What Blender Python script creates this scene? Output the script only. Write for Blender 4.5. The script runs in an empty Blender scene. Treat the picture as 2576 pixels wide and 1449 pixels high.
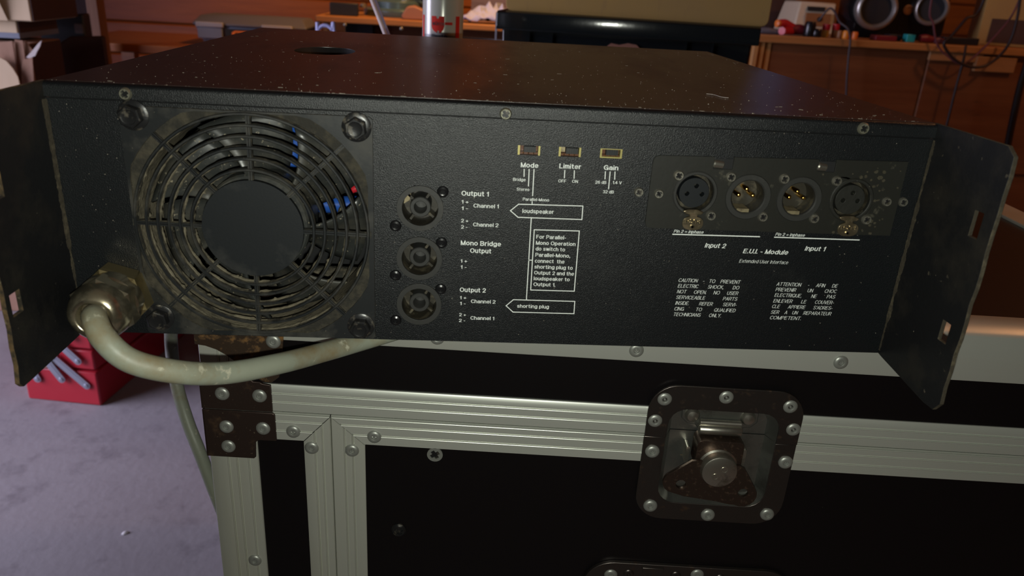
import bpy, bmesh, math, random
import numpy as np
from mathutils import Vector, Matrix
from mathutils.geometry import tessellate_polygon
random.seed(4)
SC = bpy.context.scene
COL = SC.collection
PI = math.pi
H0 = 0.80                      # height of the flight-case top above the floor; coordinates below are measured from that top

# ------------------------------------------------------------------ camera
FPX = 1917.44
CAMP = Vector((0.1974, -0.3755, 0.1846))
RT = Vector((0.9972, -0.0507, 0.0551)).normalized()
FW = Vector((0.0677, 0.9249, -0.3742)).normalized()
UP = RT.cross(FW).normalized()
RT = FW.cross(UP).normalized()
cam = bpy.data.cameras.new('camera')
camo = bpy.data.objects.new('camera', cam)
COL.objects.link(camo)
m = Matrix((RT, UP, -FW)).transposed().to_4x4()
m.translation = CAMP + Vector((0, 0, H0))
camo.matrix_world = m
cam.sensor_width = 36
cam.lens = 36 * FPX / 2576
cam.clip_start = .01
cam.dof.use_dof = True
cam.dof.focus_distance = 0.50
cam.dof.aperture_fstop = 13
SC.camera = camo

def at(px, py, Y, n=(0, 1, 0)):
    """point of the plane n.p = Y seen at a pixel of the photograph"""
    d = FW + RT * ((px - 1288) / FPX) - UP * ((py - 724.5) / FPX)
    n = Vector(n)
    return CAMP + d * ((Y - n.dot(CAMP)) / n.dot(d))

# ------------------------------------------------------------------ world, lights, exposure
SC.view_settings.view_transform = 'Standard'
SC.view_settings.look = 'None'
SC.view_settings.gamma = 1
SC.view_settings.use_curve_mapping = False
SC.view_settings.exposure = 0.0
w = bpy.data.worlds.new('world')
SC.world = w
w.use_nodes = True
w.node_tree.nodes['Background'].inputs[0].default_value = (.42, .52, 1, 1)
w.node_tree.nodes['Background'].inputs[1].default_value = 1.2

def light(name, typ, loc, energy, col, **k):
    l = bpy.data.lights.new(name, typ)
    l.energy = energy
    l.color = col
    for a, b in k.items():
        if a != 'aim':
            setattr(l, a, b)
    o = bpy.data.objects.new(name, l)
    COL.objects.link(o)
    o.location = Vector(loc) + Vector((0, 0, H0))
    if 'aim' in k:
        o.rotation_euler = (Vector(k['aim']) - Vector(loc)).to_track_quat('-Z', 'Y').to_euler()
    return o

light('phone_flash', 'POINT', CAMP - UP * .017 - RT * .004, 5.2, (.97, 1, .88), shadow_soft_size=.003)
light('daylight_door', 'AREA', (-2.75, .35, .25), 44, (.84, .79, 1), shape='RECTANGLE', size=1.9, size_y=1.9, aim=(-.3, .9, -.8), spread=math.radians(112))
light('bench_lamp', 'SPOT', (.35, 2.1, 1.25), 95, (1, .47, .16), shadow_soft_size=.05, spot_size=1.45, spot_blend=.7, aim=(.0, 3.1, -.05))
light('ceiling_lamp', 'POINT', (2.3, 1.0, 1.45), 24, (1, .5, .22), shadow_soft_size=.08)

# ------------------------------------------------------------------ materials
def lin(c):
    return tuple(((x / 255 + .055) / 1.055) ** 2.4 if x > 10 else x / 255 / 12.92 for x in c)

def mat(name, col, rough=.5, metal=0, spec=.5, bump=(), layers=(), aniso=None, coat=0, alpha=None, emit=None):
    """bump: (scale, strength, distance); layers: (scale, lo, hi, colour, rough, (sx,sy,sz), metal)"""
    mt = bpy.data.materials.new(name)
    mt.use_nodes = True
    nt = mt.node_tree
    N, L = nt.nodes, nt.links
    b = N['Principled BSDF']
    b.inputs['Base Color'].default_value = (*col, 1)
    b.inputs['Roughness'].default_value = rough
    b.inputs['Metallic'].default_value = metal
    b.inputs['Specular IOR Level'].default_value = spec
    b.inputs['Coat Weight'].default_value = coat
    if emit:
        b.inputs['Emission Color'].default_value = (*emit[0], 1)
        b.inputs['Emission Strength'].default_value = emit[1]
    tc = N.new('ShaderNodeTexCoord')
    pc, prr, pm = None, None, None
    for i, ly in enumerate(layers):
        sc, lo, hi, c, r = ly[:5]
        st = ly[5] if len(ly) > 5 else (1, 1, 1)
        mp = N.new('ShaderNodeMapping')
        mp.inputs['Scale'].default_value = st
        mp.inputs['Location'].default_value = (i * 3.7 + .3, i * 1.3 + .11, i * .9)
        L.new(tc.outputs['Object'], mp.inputs['Vector'])
        nz = N.new('ShaderNodeTexNoise')
        nz.inputs['Scale'].default_value = sc
        nz.inputs['Detail'].default_value = 6
        nz.inputs['Roughness'].default_value = .62
        L.new(mp.outputs[0], nz.inputs['Vector'])
        mr = N.new('ShaderNodeMapRange')
        mr.inputs[1].default_value = lo
        mr.inputs[2].default_value = hi
        L.new(nz.outputs[0], mr.inputs[0])
        mx = N.new('ShaderNodeMix')
        mx.data_type = 'RGBA'
        L.new(mr.outputs[0], mx.inputs[0])
        mx.inputs[6].default_value = (*col, 1)
        mx.inputs[7].default_value = (*c, 1)
        if pc:
            L.new(pc, mx.inputs[6])
        pc = mx.outputs[2]
        mf = N.new('ShaderNodeMix')
        L.new(mr.outputs[0], mf.inputs[0])
        mf.inputs[2].default_value = rough
        mf.inputs[3].default_value = r
        if prr:
            L.new(prr, mf.inputs[2])
        prr = mf.outputs[0]
        if metal and len(ly) > 6:
            mm = N.new('ShaderNodeMix')
            L.new(mr.outputs[0], mm.inputs[0])
            mm.inputs[2].default_value = metal
            mm.inputs[3].default_value = ly[6]
            if pm:
                L.new(pm, mm.inputs[2])
            pm = mm.outputs[0]
    if pc:
        L.new(pc, b.inputs['Base Color'])
        L.new(prr, b.inputs['Roughness'])
    if pm:
        L.new(pm, b.inputs['Metallic'])
    prev = None
    for bp in bump:
        st = bp[3] if len(bp) > 3 else (1, 1, 1)
        mp = N.new('ShaderNodeMapping')
        mp.inputs['Scale'].default_value = st
        L.new(tc.outputs['Object'], mp.inputs['Vector'])
        nz = N.new('ShaderNodeTexNoise')
        nz.inputs['Scale'].default_value = bp[0]
        nz.inputs['Detail'].default_value = 3
        L.new(mp.outputs[0], nz.inputs['Vector'])
        bm_ = N.new('ShaderNodeBump')
        bm_.inputs['Strength'].default_value = bp[1]
        bm_.inputs['Distance'].default_value = bp[2]
        L.new(nz.outputs[0], bm_.inputs['Height'])
        if prev:
            L.new(prev, bm_.inputs['Normal'])
        prev = bm_.outputs[0]
    if prev:
        L.new(prev, b.inputs['Normal'])
    return mt

def wood(name, c1, c2, axis='x', rough=.5, knots=True, scale=1):
    st = {'x': (.06, 1, 1), 'z': (1, 1, .06), 'y': (1, .06, 1)}[axis]
    dk = tuple(x * .35 for x in c1)
    ly = [(38 * scale, .35, .68, c2, rough, st), (150 * scale, .52, .75, tuple(x * .7 for x in c1), rough + .08, st)]
    if knots:
        ly.append((9 * scale, .69, .74, dk, rough + .1, tuple(.35 if s < .5 else 1 for s in st)))
    return mat(name, c1, rough, 0, .4, [(120 * scale, .15, .002, st)], ly)

DUST = (.19, .165, .115)
M = {}
M['panel'] = mat('textured_black_paint', (.0042, .0054, .0066), .39, 0, .5,
                 [(2000, .42, .0006)],
                 [(30, .6, .9, (.016, .016, .015), .5), (900, .73, .78, (.16, .15, .12), .6), (260, .735, .76, (.25, .23, .18), .7)])
M['cover'] = mat('black_paint_worn', (.045, .029, .026), .34, 0, .85, [(700, .16, .0004), (60, .05, .002)],
                 [(13, .5, .78, (.040, .032, .026), .5, (1, .35, 1)), (520, .645, .675, (.30, .25, .21), .8), (130, .70, .72, (.30, .25, .2), .8, (.35, 1, 1))])
M['ear'] = mat('dusty_black_steel', (.008, .008, .009), .48, .0, .35, [(600, .25, .0006), (90, .1, .002)],
               [(28, .5, .85, (.030, .025, .018), .7), (160, .68, .74, (.10, .085, .06), .9), (420, .71, .74, (.30, .27, .2), .9)])
M['rustedge'] = mat('dusty_rusty_edge', (.03, .024, .016), .85, 0, .3, [(300, .5, .001)],
                    [(120, .42, .66, (.17, .105, .045), .9), (320, .6, .72, (.30, .25, .16), .95)])
M['plastic'] = mat('black_plastic', (.010, .0115, .0125), .46, 0, .5, [(300, .06, .0006)],
                   [(40, .5, .8, (.06, .055, .044), .7), (900, .7, .74, (.25, .22, .16), .9)])
M['hub'] = mat('matt_black_plastic', (.009, .011, .013), .5, 0, .42, [(900, .08, .0003)], [(35, .55, .85, (.045, .044, .04), .6), (700, .74, .76, (.14, .13, .11), .8)])
M['dusty'] = mat('dust_caked_plastic', (.030, .028, .023), .8, 0, .3, [(500, .5, .001)], [(160, .42, .7, (.15, .13, .09), .95), (500, .62, .72, (.28, .245, .175), .95)])
M['dusty2'] = mat('thin_dust_film', (.026, .024, .019), .8, 0, .3, [(500, .5, .001)], [(120, .45, .75, (.085, .073, .05), .95)])
M['seam'] = mat('packed_dirt', (.050, .042, .030), .95, 0, .2, [(400, .6, .001)], [(150, .5, .7, (.11, .092, .06), .95)])
M['crust'] = mat('chalky_crust', (.060, .053, .036), .95, 0, .2, [(500, .6, .001)], [(300, .5, .65, (.03, .028, .022), .9)])
M['grit'] = mat('pale_grit', (.42, .37, .30), .9)
M['dust'] = mat('pale_dust', DUST, .95, 0, .2, [(500, .6, .001)], [(120, .45, .65, (.10, .088, .062), .95)])
M['blade'] = mat('dusty_fan_blade', (.032, .034, .032), .34, 0, .6, [(80, .1, .001)], [(45, .46, .75, (.070, .062, .045), .75), (400, .62, .7, (.3, .26, .18), .9)])
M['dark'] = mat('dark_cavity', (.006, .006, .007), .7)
M['black'] = mat('glossy_black', (.008, .008, .009), .25, 0, .5, [(120, .05, .0005)])
M['bolt'] = mat('black_bolt', (.016, .016, .017), .3, .2, .5, [(300, .15, .0005)], [(220, .55, .75, (.13, .11, .08), .8)])
M['zinc'] = mat('zinc_plated_steel', (.36, .345, .29), .4, .85, .5, [(700, .2, .0003)], [(300, .55, .75, (.16, .14, .10), .7, (1, 1, 1), .4)])
M['dullscrew'] = mat('dusty_screw', (.19, .185, .14), .5, .5, .5, [(700, .4, .0004)], [(500, .5, .7, (.12, .11, .08), .8)])
M['brass'] = mat('tarnished_nickel_brass', (.50, .40, .20), .28, .95, .5, [(160, .12, .0008)], [(70, .48, .75, (.16, .125, .06), .5, (1, 1, 1), .7)])
M['nickel'] = mat('nickel', (.52, .46, .33), .2, .95, .5, [(100, .08, .001)], [(60, .5, .78, (.20, .16, .10), .45, (1, 1, 1), .7)])
M['bronze'] = mat('bronze_tab', (.34, .28, .18), .3, .9, .5, [(300, .2, .0004)], [(200, .5, .7, (.14, .10, .06), .5, (1, 1, 1), .6)])
M['gold'] = mat('gold_pins', (.85, .52, .12), .22, 1)
M['yellowbrass'] = mat('yellow_passivated_steel', (.46, .40, .15), .4, .5)
M['amber'] = mat('amber_phenolic', (.10, .035, .012), .35)
M['tan'] = mat('dusty_tan_metal', (.30, .25, .15), .5, .5, .5, [(300, .3, .0005)], [(200, .5, .7, (.10, .08, .05), .7)])
M['cup'] = mat('brown_dusty_socket', (.030, .026, .018), .45, 0, .5, [(300, .2, .0005)], [(120, .5, .72, (.12, .10, .06), .8)])
M['sockring'] = mat('socket_plastic', (.028, .028, .026), .5, 0, .5, [(500, .1, .0004)], [(60, .55, .8, (.06, .055, .045), .7)])
M['plate'] = mat('dark_olive_plate', (.013, .013, .010), .5, 0, .5, [(400, .1, .0004)], [(90, .64, .74, (.075, .068, .045), .85), (500, .735, .77, (.18, .16, .12), .9)])
M['plate_dirty'] = mat('corroded_plate', (.015, .015, .012), .55, 0, .5, [(300, .3, .0006)], [(75, .58, .68, (.10, .09, .06), .9), (300, .68, .73, (.22, .2, .15), .9)])
M['print'] = mat('white_silkscreen', (.84, .88, .85), .6, 0, .3)
M['cable'] = mat('grey_rubber_cable', (.30, .32, .25), .45, 0, .5, [(90, .15, .002)], [(26, .52, .72, (.24, .18, .09), .6), (90, .62, .68, (.52, .50, .38), .6), (60, .72, .76, (.05, .05, .05), .6)])
M['bluecap'] = mat('blue_sleeve', (.02, .09, .40), .35)
M['alu'] = mat('brushed_aluminium', (.66, .68, .62), .40, .55, .5, [(400, .12, .0003, (.03, 1, 1))], [(25, .5, .85, (.62, .62, .55), .5, (.12, 1, 1)), (220, .73, .77, (.75, .75, .7), .5, (.4, 1, 1)), (160, .74, .77, (.1, .1, .09), .7)])
M['alu_v'] = mat('brushed_aluminium_upright', (.60, .61, .54), .45, .5, .5, [(400, .12, .0003, (1, 1, .03))], [(25, .5, .85, (.52, .51, .42), .5, (1, 1, .12)), (220, .72, .77, (.7, .7, .62), .5, (1, 1, .4)), (140, .73, .76, (.08, .08, .07), .7)])
M['rivet'] = mat('aluminium_rivet', (.36, .37, .34), .42, .6, .5, [(500, .15, .0004)], [(300, .6, .8, (.25, .24, .2), .5)])
M['laminate'] = mat('black_laminate', (.0045, .0035, .004), .38, 0, .35, [(500, .08, .0004)], [(200, .76, .79, (.09, .085, .08), .6, (1, 1, .3))])
M['laminate_top'] = mat('black_laminate_top', (.010, .008, .008), .32, 0, .5, [(400, .1, .0004)], [(300, .74, .77, (.12, .1, .09), .8)])
M['bracket'] = mat('dark_steel_bracket', (.055, .036, .030), .38, .6, .5, [(200, .12, .0006)], [(60, .55, .75, (.10, .055, .025), .7, (1, 1, 1), .3), (500, .66, .72, (.2, .15, .1), .8)])
M['rusty'] = mat('rusty_steel_bracket', (.07, .045, .03), .45, .5, .5, [(300, .3, .0006)], [(110, .5, .62, (.20, .10, .03), .9, (1, 1, 1), .1)])
M['dish'] = mat('chromed_steel_dish', (.34, .345, .32), .36, .95, .5, [(50, .1, .002)], [(40, .5, .75, (.08, .07, .055), .5), (300, .68, .74, (.16, .11, .06), .8)])
M['flange'] = mat('dark_chrome_flange', (.11, .095, .088), .34, .9, .5, [(120, .1, .001)], [(150, .58, .72, (.12, .075, .05), .6)])
M['wing'] = mat('rusty_latch_wing', (.085, .058, .046), .34, .8, .5, [(200, .3, .0005)], [(300, .55, .75, (.11, .062, .036), .6, (1, 1, 1), .3)])
M['chrome'] = mat('worn_chrome', (.55, .53, .46), .32, .95, .5, [(300, .1, .0005)], [(90, .55, .75, (.14, .11, .07), .5)])

M['floor'] = mat('concrete_floor', (.30, .285, .30), .75, 0, .3, [(60, .2, .004)],
                 [(2.2, .4, .7, (.24, .22, .235), .75), (14, .55, .75, (.19, .175, .19), .8), (60, .72, .76, (.55, .54, .52), .8, (1, .5, 1)), (90, .74, .77, (.07, .06, .06), .8, (1, .4, 1))])
M['plank'] = wood('pine_wall_boards', (.27, .082, .013), (.20, .056, .009), 'x', .42)
M['plank_dark'] = wood('dark_stained_boards', (.07, .035, .022), (.045, .022, .015), 'x', .5)
M['post'] = wood('pine_post', (.22, .095, .045), (.16, .065, .03), 'z', .5)
M['darkboard'] = wood('dark_board', (.055, .03, .026), (.04, .022, .02), 'z', .55, False)
M['bench'] = wood('orange_pine_bench', (.42, .19, .06), (.33, .14, .042), 'x', .45)
M['benchleg'] = wood('pine_slats', (.50, .26, .09), (.40, .2, .065), 'z', .5, False)
M['benchdark'] = wood('dark_plywood', (.17, .065, .024), (.13, .045, .017), 'x', .5)
M['benchlight'] = wood('light_pine_block', (.36, .19, .08), (.30, .15, .06), 'x', .5)
M['card'] = mat('brown_cardboard', (.36, .23, .07), .8, 0, .3, [(300, .1, .001)], [(5, .4, .8, (.31, .205, .08), .8), (80, .6, .8, (.28, .18, .07), .85, (1, 1, .2))])
M['card2'] = mat('pale_cardboard', (.60, .47, .31), .8, 0, .3, [(300, .1, .001)], [(9, .45, .75, (.52, .40, .25), .8, (1, 1, .2))])
M['card3'] = mat('torn_brown_cardboard', (.36, .22, .15), .85, 0, .3, [(140, .2, .002)], [(14, .45, .7, (.27, .155, .10), .85, (1, 1, .3))])
M['paper'] = mat('torn_paper_edge', (.55, .5, .47), .9)
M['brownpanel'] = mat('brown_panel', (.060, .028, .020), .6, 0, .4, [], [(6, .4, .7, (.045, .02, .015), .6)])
M['navy'] = mat('dark_navy_plastic', (.010, .012, .018), .5)
M['crate'] = mat('black_glossy_plastic', (.010, .013, .013), .10, 0, .5, [(26, .035, .004), (200, .01, .001)])
M['greyplastic'] = mat('grey_plastic', (.15, .17, .225), .5, 0, .5, [(300, .1, .0008)])
M['greylid'] = mat('dark_grey_plastic', (.10, .10, .12), .55, 0, .5, [(300, .1, .0008)])
M['latchgrey'] = mat('light_grey_latch', (.30, .29, .31), .5)
M['orange'] = mat('orange_plastic', (.75, .19, .03), .4)
M['red'] = mat('red_enamel', (.42, .018, .032), .38, 0, .5, [(40, .04, .003)], [(90, .72, .76, (.12, .02, .02), .6)])
M['arm'] = mat('zinc_arm', (.40, .43, .50), .35, .7)
M['canwhite'] = mat('white_can_lacquer', (.58, .58, .50), .22, .15, .6)
M['cangrey'] = mat('grey_can_band', (.20, .21, .20), .3, .1)
M['logored'] = mat('red_print', (.62, .03, .02), .65, 0, .2)
M['ink'] = mat('black_print', (.02, .02, .022), .5)
M['teal'] = mat('teal_machine_enamel', (.085, .15, .165), .3, .3, .6, [(30, .1, .004)])
M['steel'] = mat('plain_steel', (.35, .36, .37), .3, .9)
M['blue'] = mat('blue_plastic', (.018, .06, .15), .5)
M['bluegrey'] = mat('bluish_white_plastic', (.42, .45, .72), .5)
M['cream'] = mat('cream_plastic', (.55, .47, .33), .5)
M['silver'] = mat('silver_ring', (.42, .40, .36), .3, .7)
M['cone'] = mat('black_cone', (.010, .010, .012), .7)
M['cap'] = mat('brown_dust_cap', (.20, .13, .10), .55)
M['redplastic'] = mat('red_plastic', (.55, .02, .035), .35)
M['darkred'] = mat('dark_red_plastic', (.16, .012, .02), .45)
M['orangeplug'] = mat('amber_plastic', (.72, .24, .02), .4)
M['yellow'] = mat('yellow_plastic', (.62, .38, .08), .45)
M['brownplug'] = mat('brown_plastic', (.25, .11, .04), .5)
M['cyan'] = mat('cyan_plastic', (.02, .36, .38), .4)
M['wirebrown'] = mat('dark_brown_flex', (.018, .010, .010), .5)
M['wiregrey'] = mat('grey_flex', (.05, .042, .045), .5)
M['wirepink'] = mat('dull_red_flex', (.13, .04, .05), .5)
M['tissue'] = mat('crumpled_white_cloth', (.40, .46, .74), .9)
M['mauve'] = mat('grey_mauve_board', (.15, .12, .13), .8, 0, .3, [], [(60, .5, .7, (.09, .07, .08), .8, (.1, 1, 1))])
M['leather'] = mat('brown_wood_offcut', (.30, .14, .085), .6)
M['white'] = mat('white_chip', (.8, .8, .82), .7)
M['glass'] = mat('window_glass', (.9, .95, 1), .02)
M['glass'].node_tree.nodes['Principled BSDF'].inputs['Transmission Weight'].default_value = 1
M['ivory'] = mat('pale_stick', (.62, .52, .46), .5)

# ------------------------------------------------------------------ geometry helpers
class MB:
    def __init__(s):
        s.v, s.f, s.m = [], [], []
    def add(s, vs, fs, mi=0):
        o = len(s.v)
        s.v += [tuple(q) for q in vs]
        for f in fs:
            s.f.append([o + i for i in f])
            s.m.append(mi)
        return s
    def box(s, x0, x1, y0, y1, z0, z1, mi=0):
        vs = [(x, y, z) for z in (z0, z1) for y in (y0, y1) for x in (x0, x1)]
        return s.add(vs, [(0, 2, 3, 1), (4, 5, 7, 6), (0, 1, 5, 4), (2, 6, 7, 3), (0, 4, 6, 2), (1, 3, 7, 5)], mi)
    def plate(s, loops, y0, y1, mi=0, ms=None):
        """2-D loops (x,z): outline then holes, as a sheet from y0 (front) to y1"""
        fl = [p for l in loops for p in l]
        tr = tessellate_polygon([[Vector((p[0], p[1], 0)) for p in l] for l in loops])
        n = len(fl)
        s.add([(p[0], y0, p[1]) for p in fl], [t for t in tr], mi)
        s.add([(p[0], y1, p[1]) for p in fl], [t for t in tr], mi)
        for l in loops:
            k = len(l)
            s.add([(p[0], y0, p[1]) for p in l] + [(p[0], y1, p[1]) for p in l],
                  [(i, (i + 1) % k, k + (i + 1) % k, k + i) for i in range(k)], mi if ms is None else ms)
        return s
    def lathe(s, prof, c=(0, 0, 0), ax=(0, -1, 0), n=24, mi=0, a0=0, sx=1, cap=True):
        """profile (r, h) turned about the axis ax through c"""
        ax = Vector(ax).normalized()
        t = Vector((0, 0, 1)) if abs(ax.z) < .9 else Vector((1, 0, 0))
        e1 = (t - ax * t.dot(ax)).normalized()
        e2 = ax.cross(e1)
        c = Vector(c)
        vs, fs = [], []
        for r, h in prof:
            for i in range(n):
                a = a0 + 2 * PI * i / n
                vs.append(c + ax * h + (e1 * math.cos(a) + e2 * math.sin(a) * sx) * max(r, 1e-5))
        for j in range(len(prof) - 1):
            for i in range(n):
                k = (i + 1) % n
                fs.append((j * n + i, j * n + k, (j + 1) * n + k, (j + 1) * n + i))
        if cap and prof[0][0] > 1e-4:
            fs.append(tuple(range(n)))
        if cap and prof[-1][0] > 1e-4:
            fs.append(tuple(range((len(prof) - 1) * n, len(prof) * n)))
        return s.add(vs, fs, mi)
    def tube(s, pts, r, n=10, mi=0, sub=6, rr=None):
        P = [Vector(p) for p in pts]
        if sub > 1 and len(P) > 2:
            Q = [P[0] * 2 - P[1]] + P + [P[-1] * 2 - P[-2]]
            out = []
            for i in range(1, len(Q) - 2):
                for k in range(sub):
                    t = k / sub
                    a, b, c, d = Q[i - 1:i + 3]
                    out.append(.5 * ((2 * b) + (c - a) * t + (2 * a - 5 * b + 4 * c - d) * t * t + (3 * b - a - 3 * c + d) * t ** 3))
            out.append(P[-1])
            P = out
        vs, fs = [], []
        nrm = None
        for i, p in enumerate(P):
            t = (P[min(i + 1, len(P) - 1)] - P[max(i - 1, 0)]).normalized()
            if nrm is None:
                nrm = t.orthogonal().normalized()
            nrm = (nrm - t * nrm.dot(t)).normalized()
            b = t.cross(nrm)
            rad = r if rr is None else rr(i / (len(P) - 1))
            for k in range(n):
                a = 2 * PI * k / n
                vs.append(p + (nrm * math.cos(a) + b * math.sin(a)) * rad)
        for i in range(len(P) - 1):
            for k in range(n):
                fs.append((i * n + k, i * n + (k + 1) % n, (i + 1) * n + (k + 1) % n, (i + 1) * n + k))
        fs.append(tuple(range(n)))
        fs.append(tuple(range((len(P) - 1) * n, len(P) * n)))
        return s.add(vs, fs, mi)
    def prism(s, a, b, mi=0):
        """two matching outlines joined by walls"""
        n = len(a)
        return s.add(list(a) + list(b), [tuple(range(n)), tuple(range(n, 2 * n))] + [(i, (i + 1) % n, n + (i + 1) % n, n + i) for i in range(n)], mi)
    def xf(s, mtx, start=0):
        for i in range(start, len(s.v)):
            s.v[i] = tuple(mtx @ Vector(s.v[i]))
        return s

def circ(x, z, r, n=32, a0=0):
    return [(x + r * math.cos(a0 + 2 * PI * i / n), z + r * math.sin(a0 + 2 * PI * i / n)) for i in range(n)]

def rr(x0, x1, z0, z1, r, n=5, mid=None):
    """rounded rectangle from the middle of the left side over the top to the right and back below"""
    mid = (z0 + z1) / 2 if mid is None else mid
    def arc(cx, cz, a, b):
        return [(cx + r * math.cos(a + (b - a) * i / n), cz + r * math.sin(a + (b - a) * i / n)) for i in range(n + 1)]
    top = [(x0, mid)] + arc(x0 + r, z1 - r, PI, PI / 2) + arc(x1 - r, z1 - r, PI / 2, 0) + [(x1, mid)]
    bot = arc(x1 - r, z0 + r, 0, -PI / 2) + arc(x0 + r, z0 + r, -PI / 2, -PI)
    return top, bot

def rrect(*a, **k):
    t, b = rr(*a, **k)
    return t + b

class Thing:
    def __init__(s, name, label, cat, loc=(0, 0, 0), rz=0, group=None, base=None, kind=None):
        """loc: where the modelling origin stands; base: the height of the thing's base below that origin"""
        o = bpy.data.objects.new(name, None)
        o.empty_display_size = .05
        COL.objects.link(o)
        dz = 0 if base is None else base
        o.location = Vector(loc) + Vector((0, 0, H0 + dz))
        o.rotation_euler = (0, 0, rz)
        s.o, s.dz = o, dz
        if kind:
            o['kind'] = kind
        else:
            o['label'], o['category'] = label, cat
        if group:
            o['group'] = group
    def part(s, name, mb, ms, parent=None, label=None, smooth=35, bevel=0, seg=2):
        o = mesh_obj(name, mb, ms, smooth, bevel, seg)
        if parent is None:
            o.parent = s.o
            o.location = (0, 0, -s.dz)
        else:
            o.parent = parent
        if label:
            o['label'] = label
        return o

def mesh_obj(name, mb, ms, smooth=35, bevel=0, seg=2):
    me = bpy.data.meshes.new(name)
    me.from_pydata(mb.v, [], mb.f)
    if not isinstance(ms, (list, tuple)):
        ms = [ms]
    for q in ms:
        me.materials.append(M[q])
    me.polygons.foreach_set('material_index', mb.m)
    bm = bmesh.new()
    bm.from_mesh(me)
    bmesh.ops.remove_doubles(bm, verts=bm.verts, dist=1e-6)
    bmesh.ops.recalc_face_normals(bm, faces=bm.faces)
    bm.to_mesh(me)
    bm.free()
    if smooth:
        me.shade_smooth()
        me.set_sharp_from_angle(angle=math.radians(smooth))
    o = bpy.data.objects.new(name, me)
    COL.objects.link(o)
    if bevel:
        md = o.modifiers.new('bevel', 'BEVEL')
        md.width = bevel
        md.segments = seg
        md.limit_method = 'ANGLE'
        md.angle_limit = math.radians(40)
    return o

def single(name, mb, ms, label, cat, loc=(0, 0, 0), rz=0, group=None, smooth=35, bevel=0, kind=None):
    """a thing that is one mesh"""
    o = mesh_obj(name, mb, ms, smooth, bevel)
    o.location = Vector(loc) + Vector((0, 0, H0))
    o.rotation_euler = (0, 0, rz)
    if kind:
        o['kind'] = kind
    else:
        o['label'], o['category'] = label, cat
    if group:
        o['group'] = group
    return o

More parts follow.
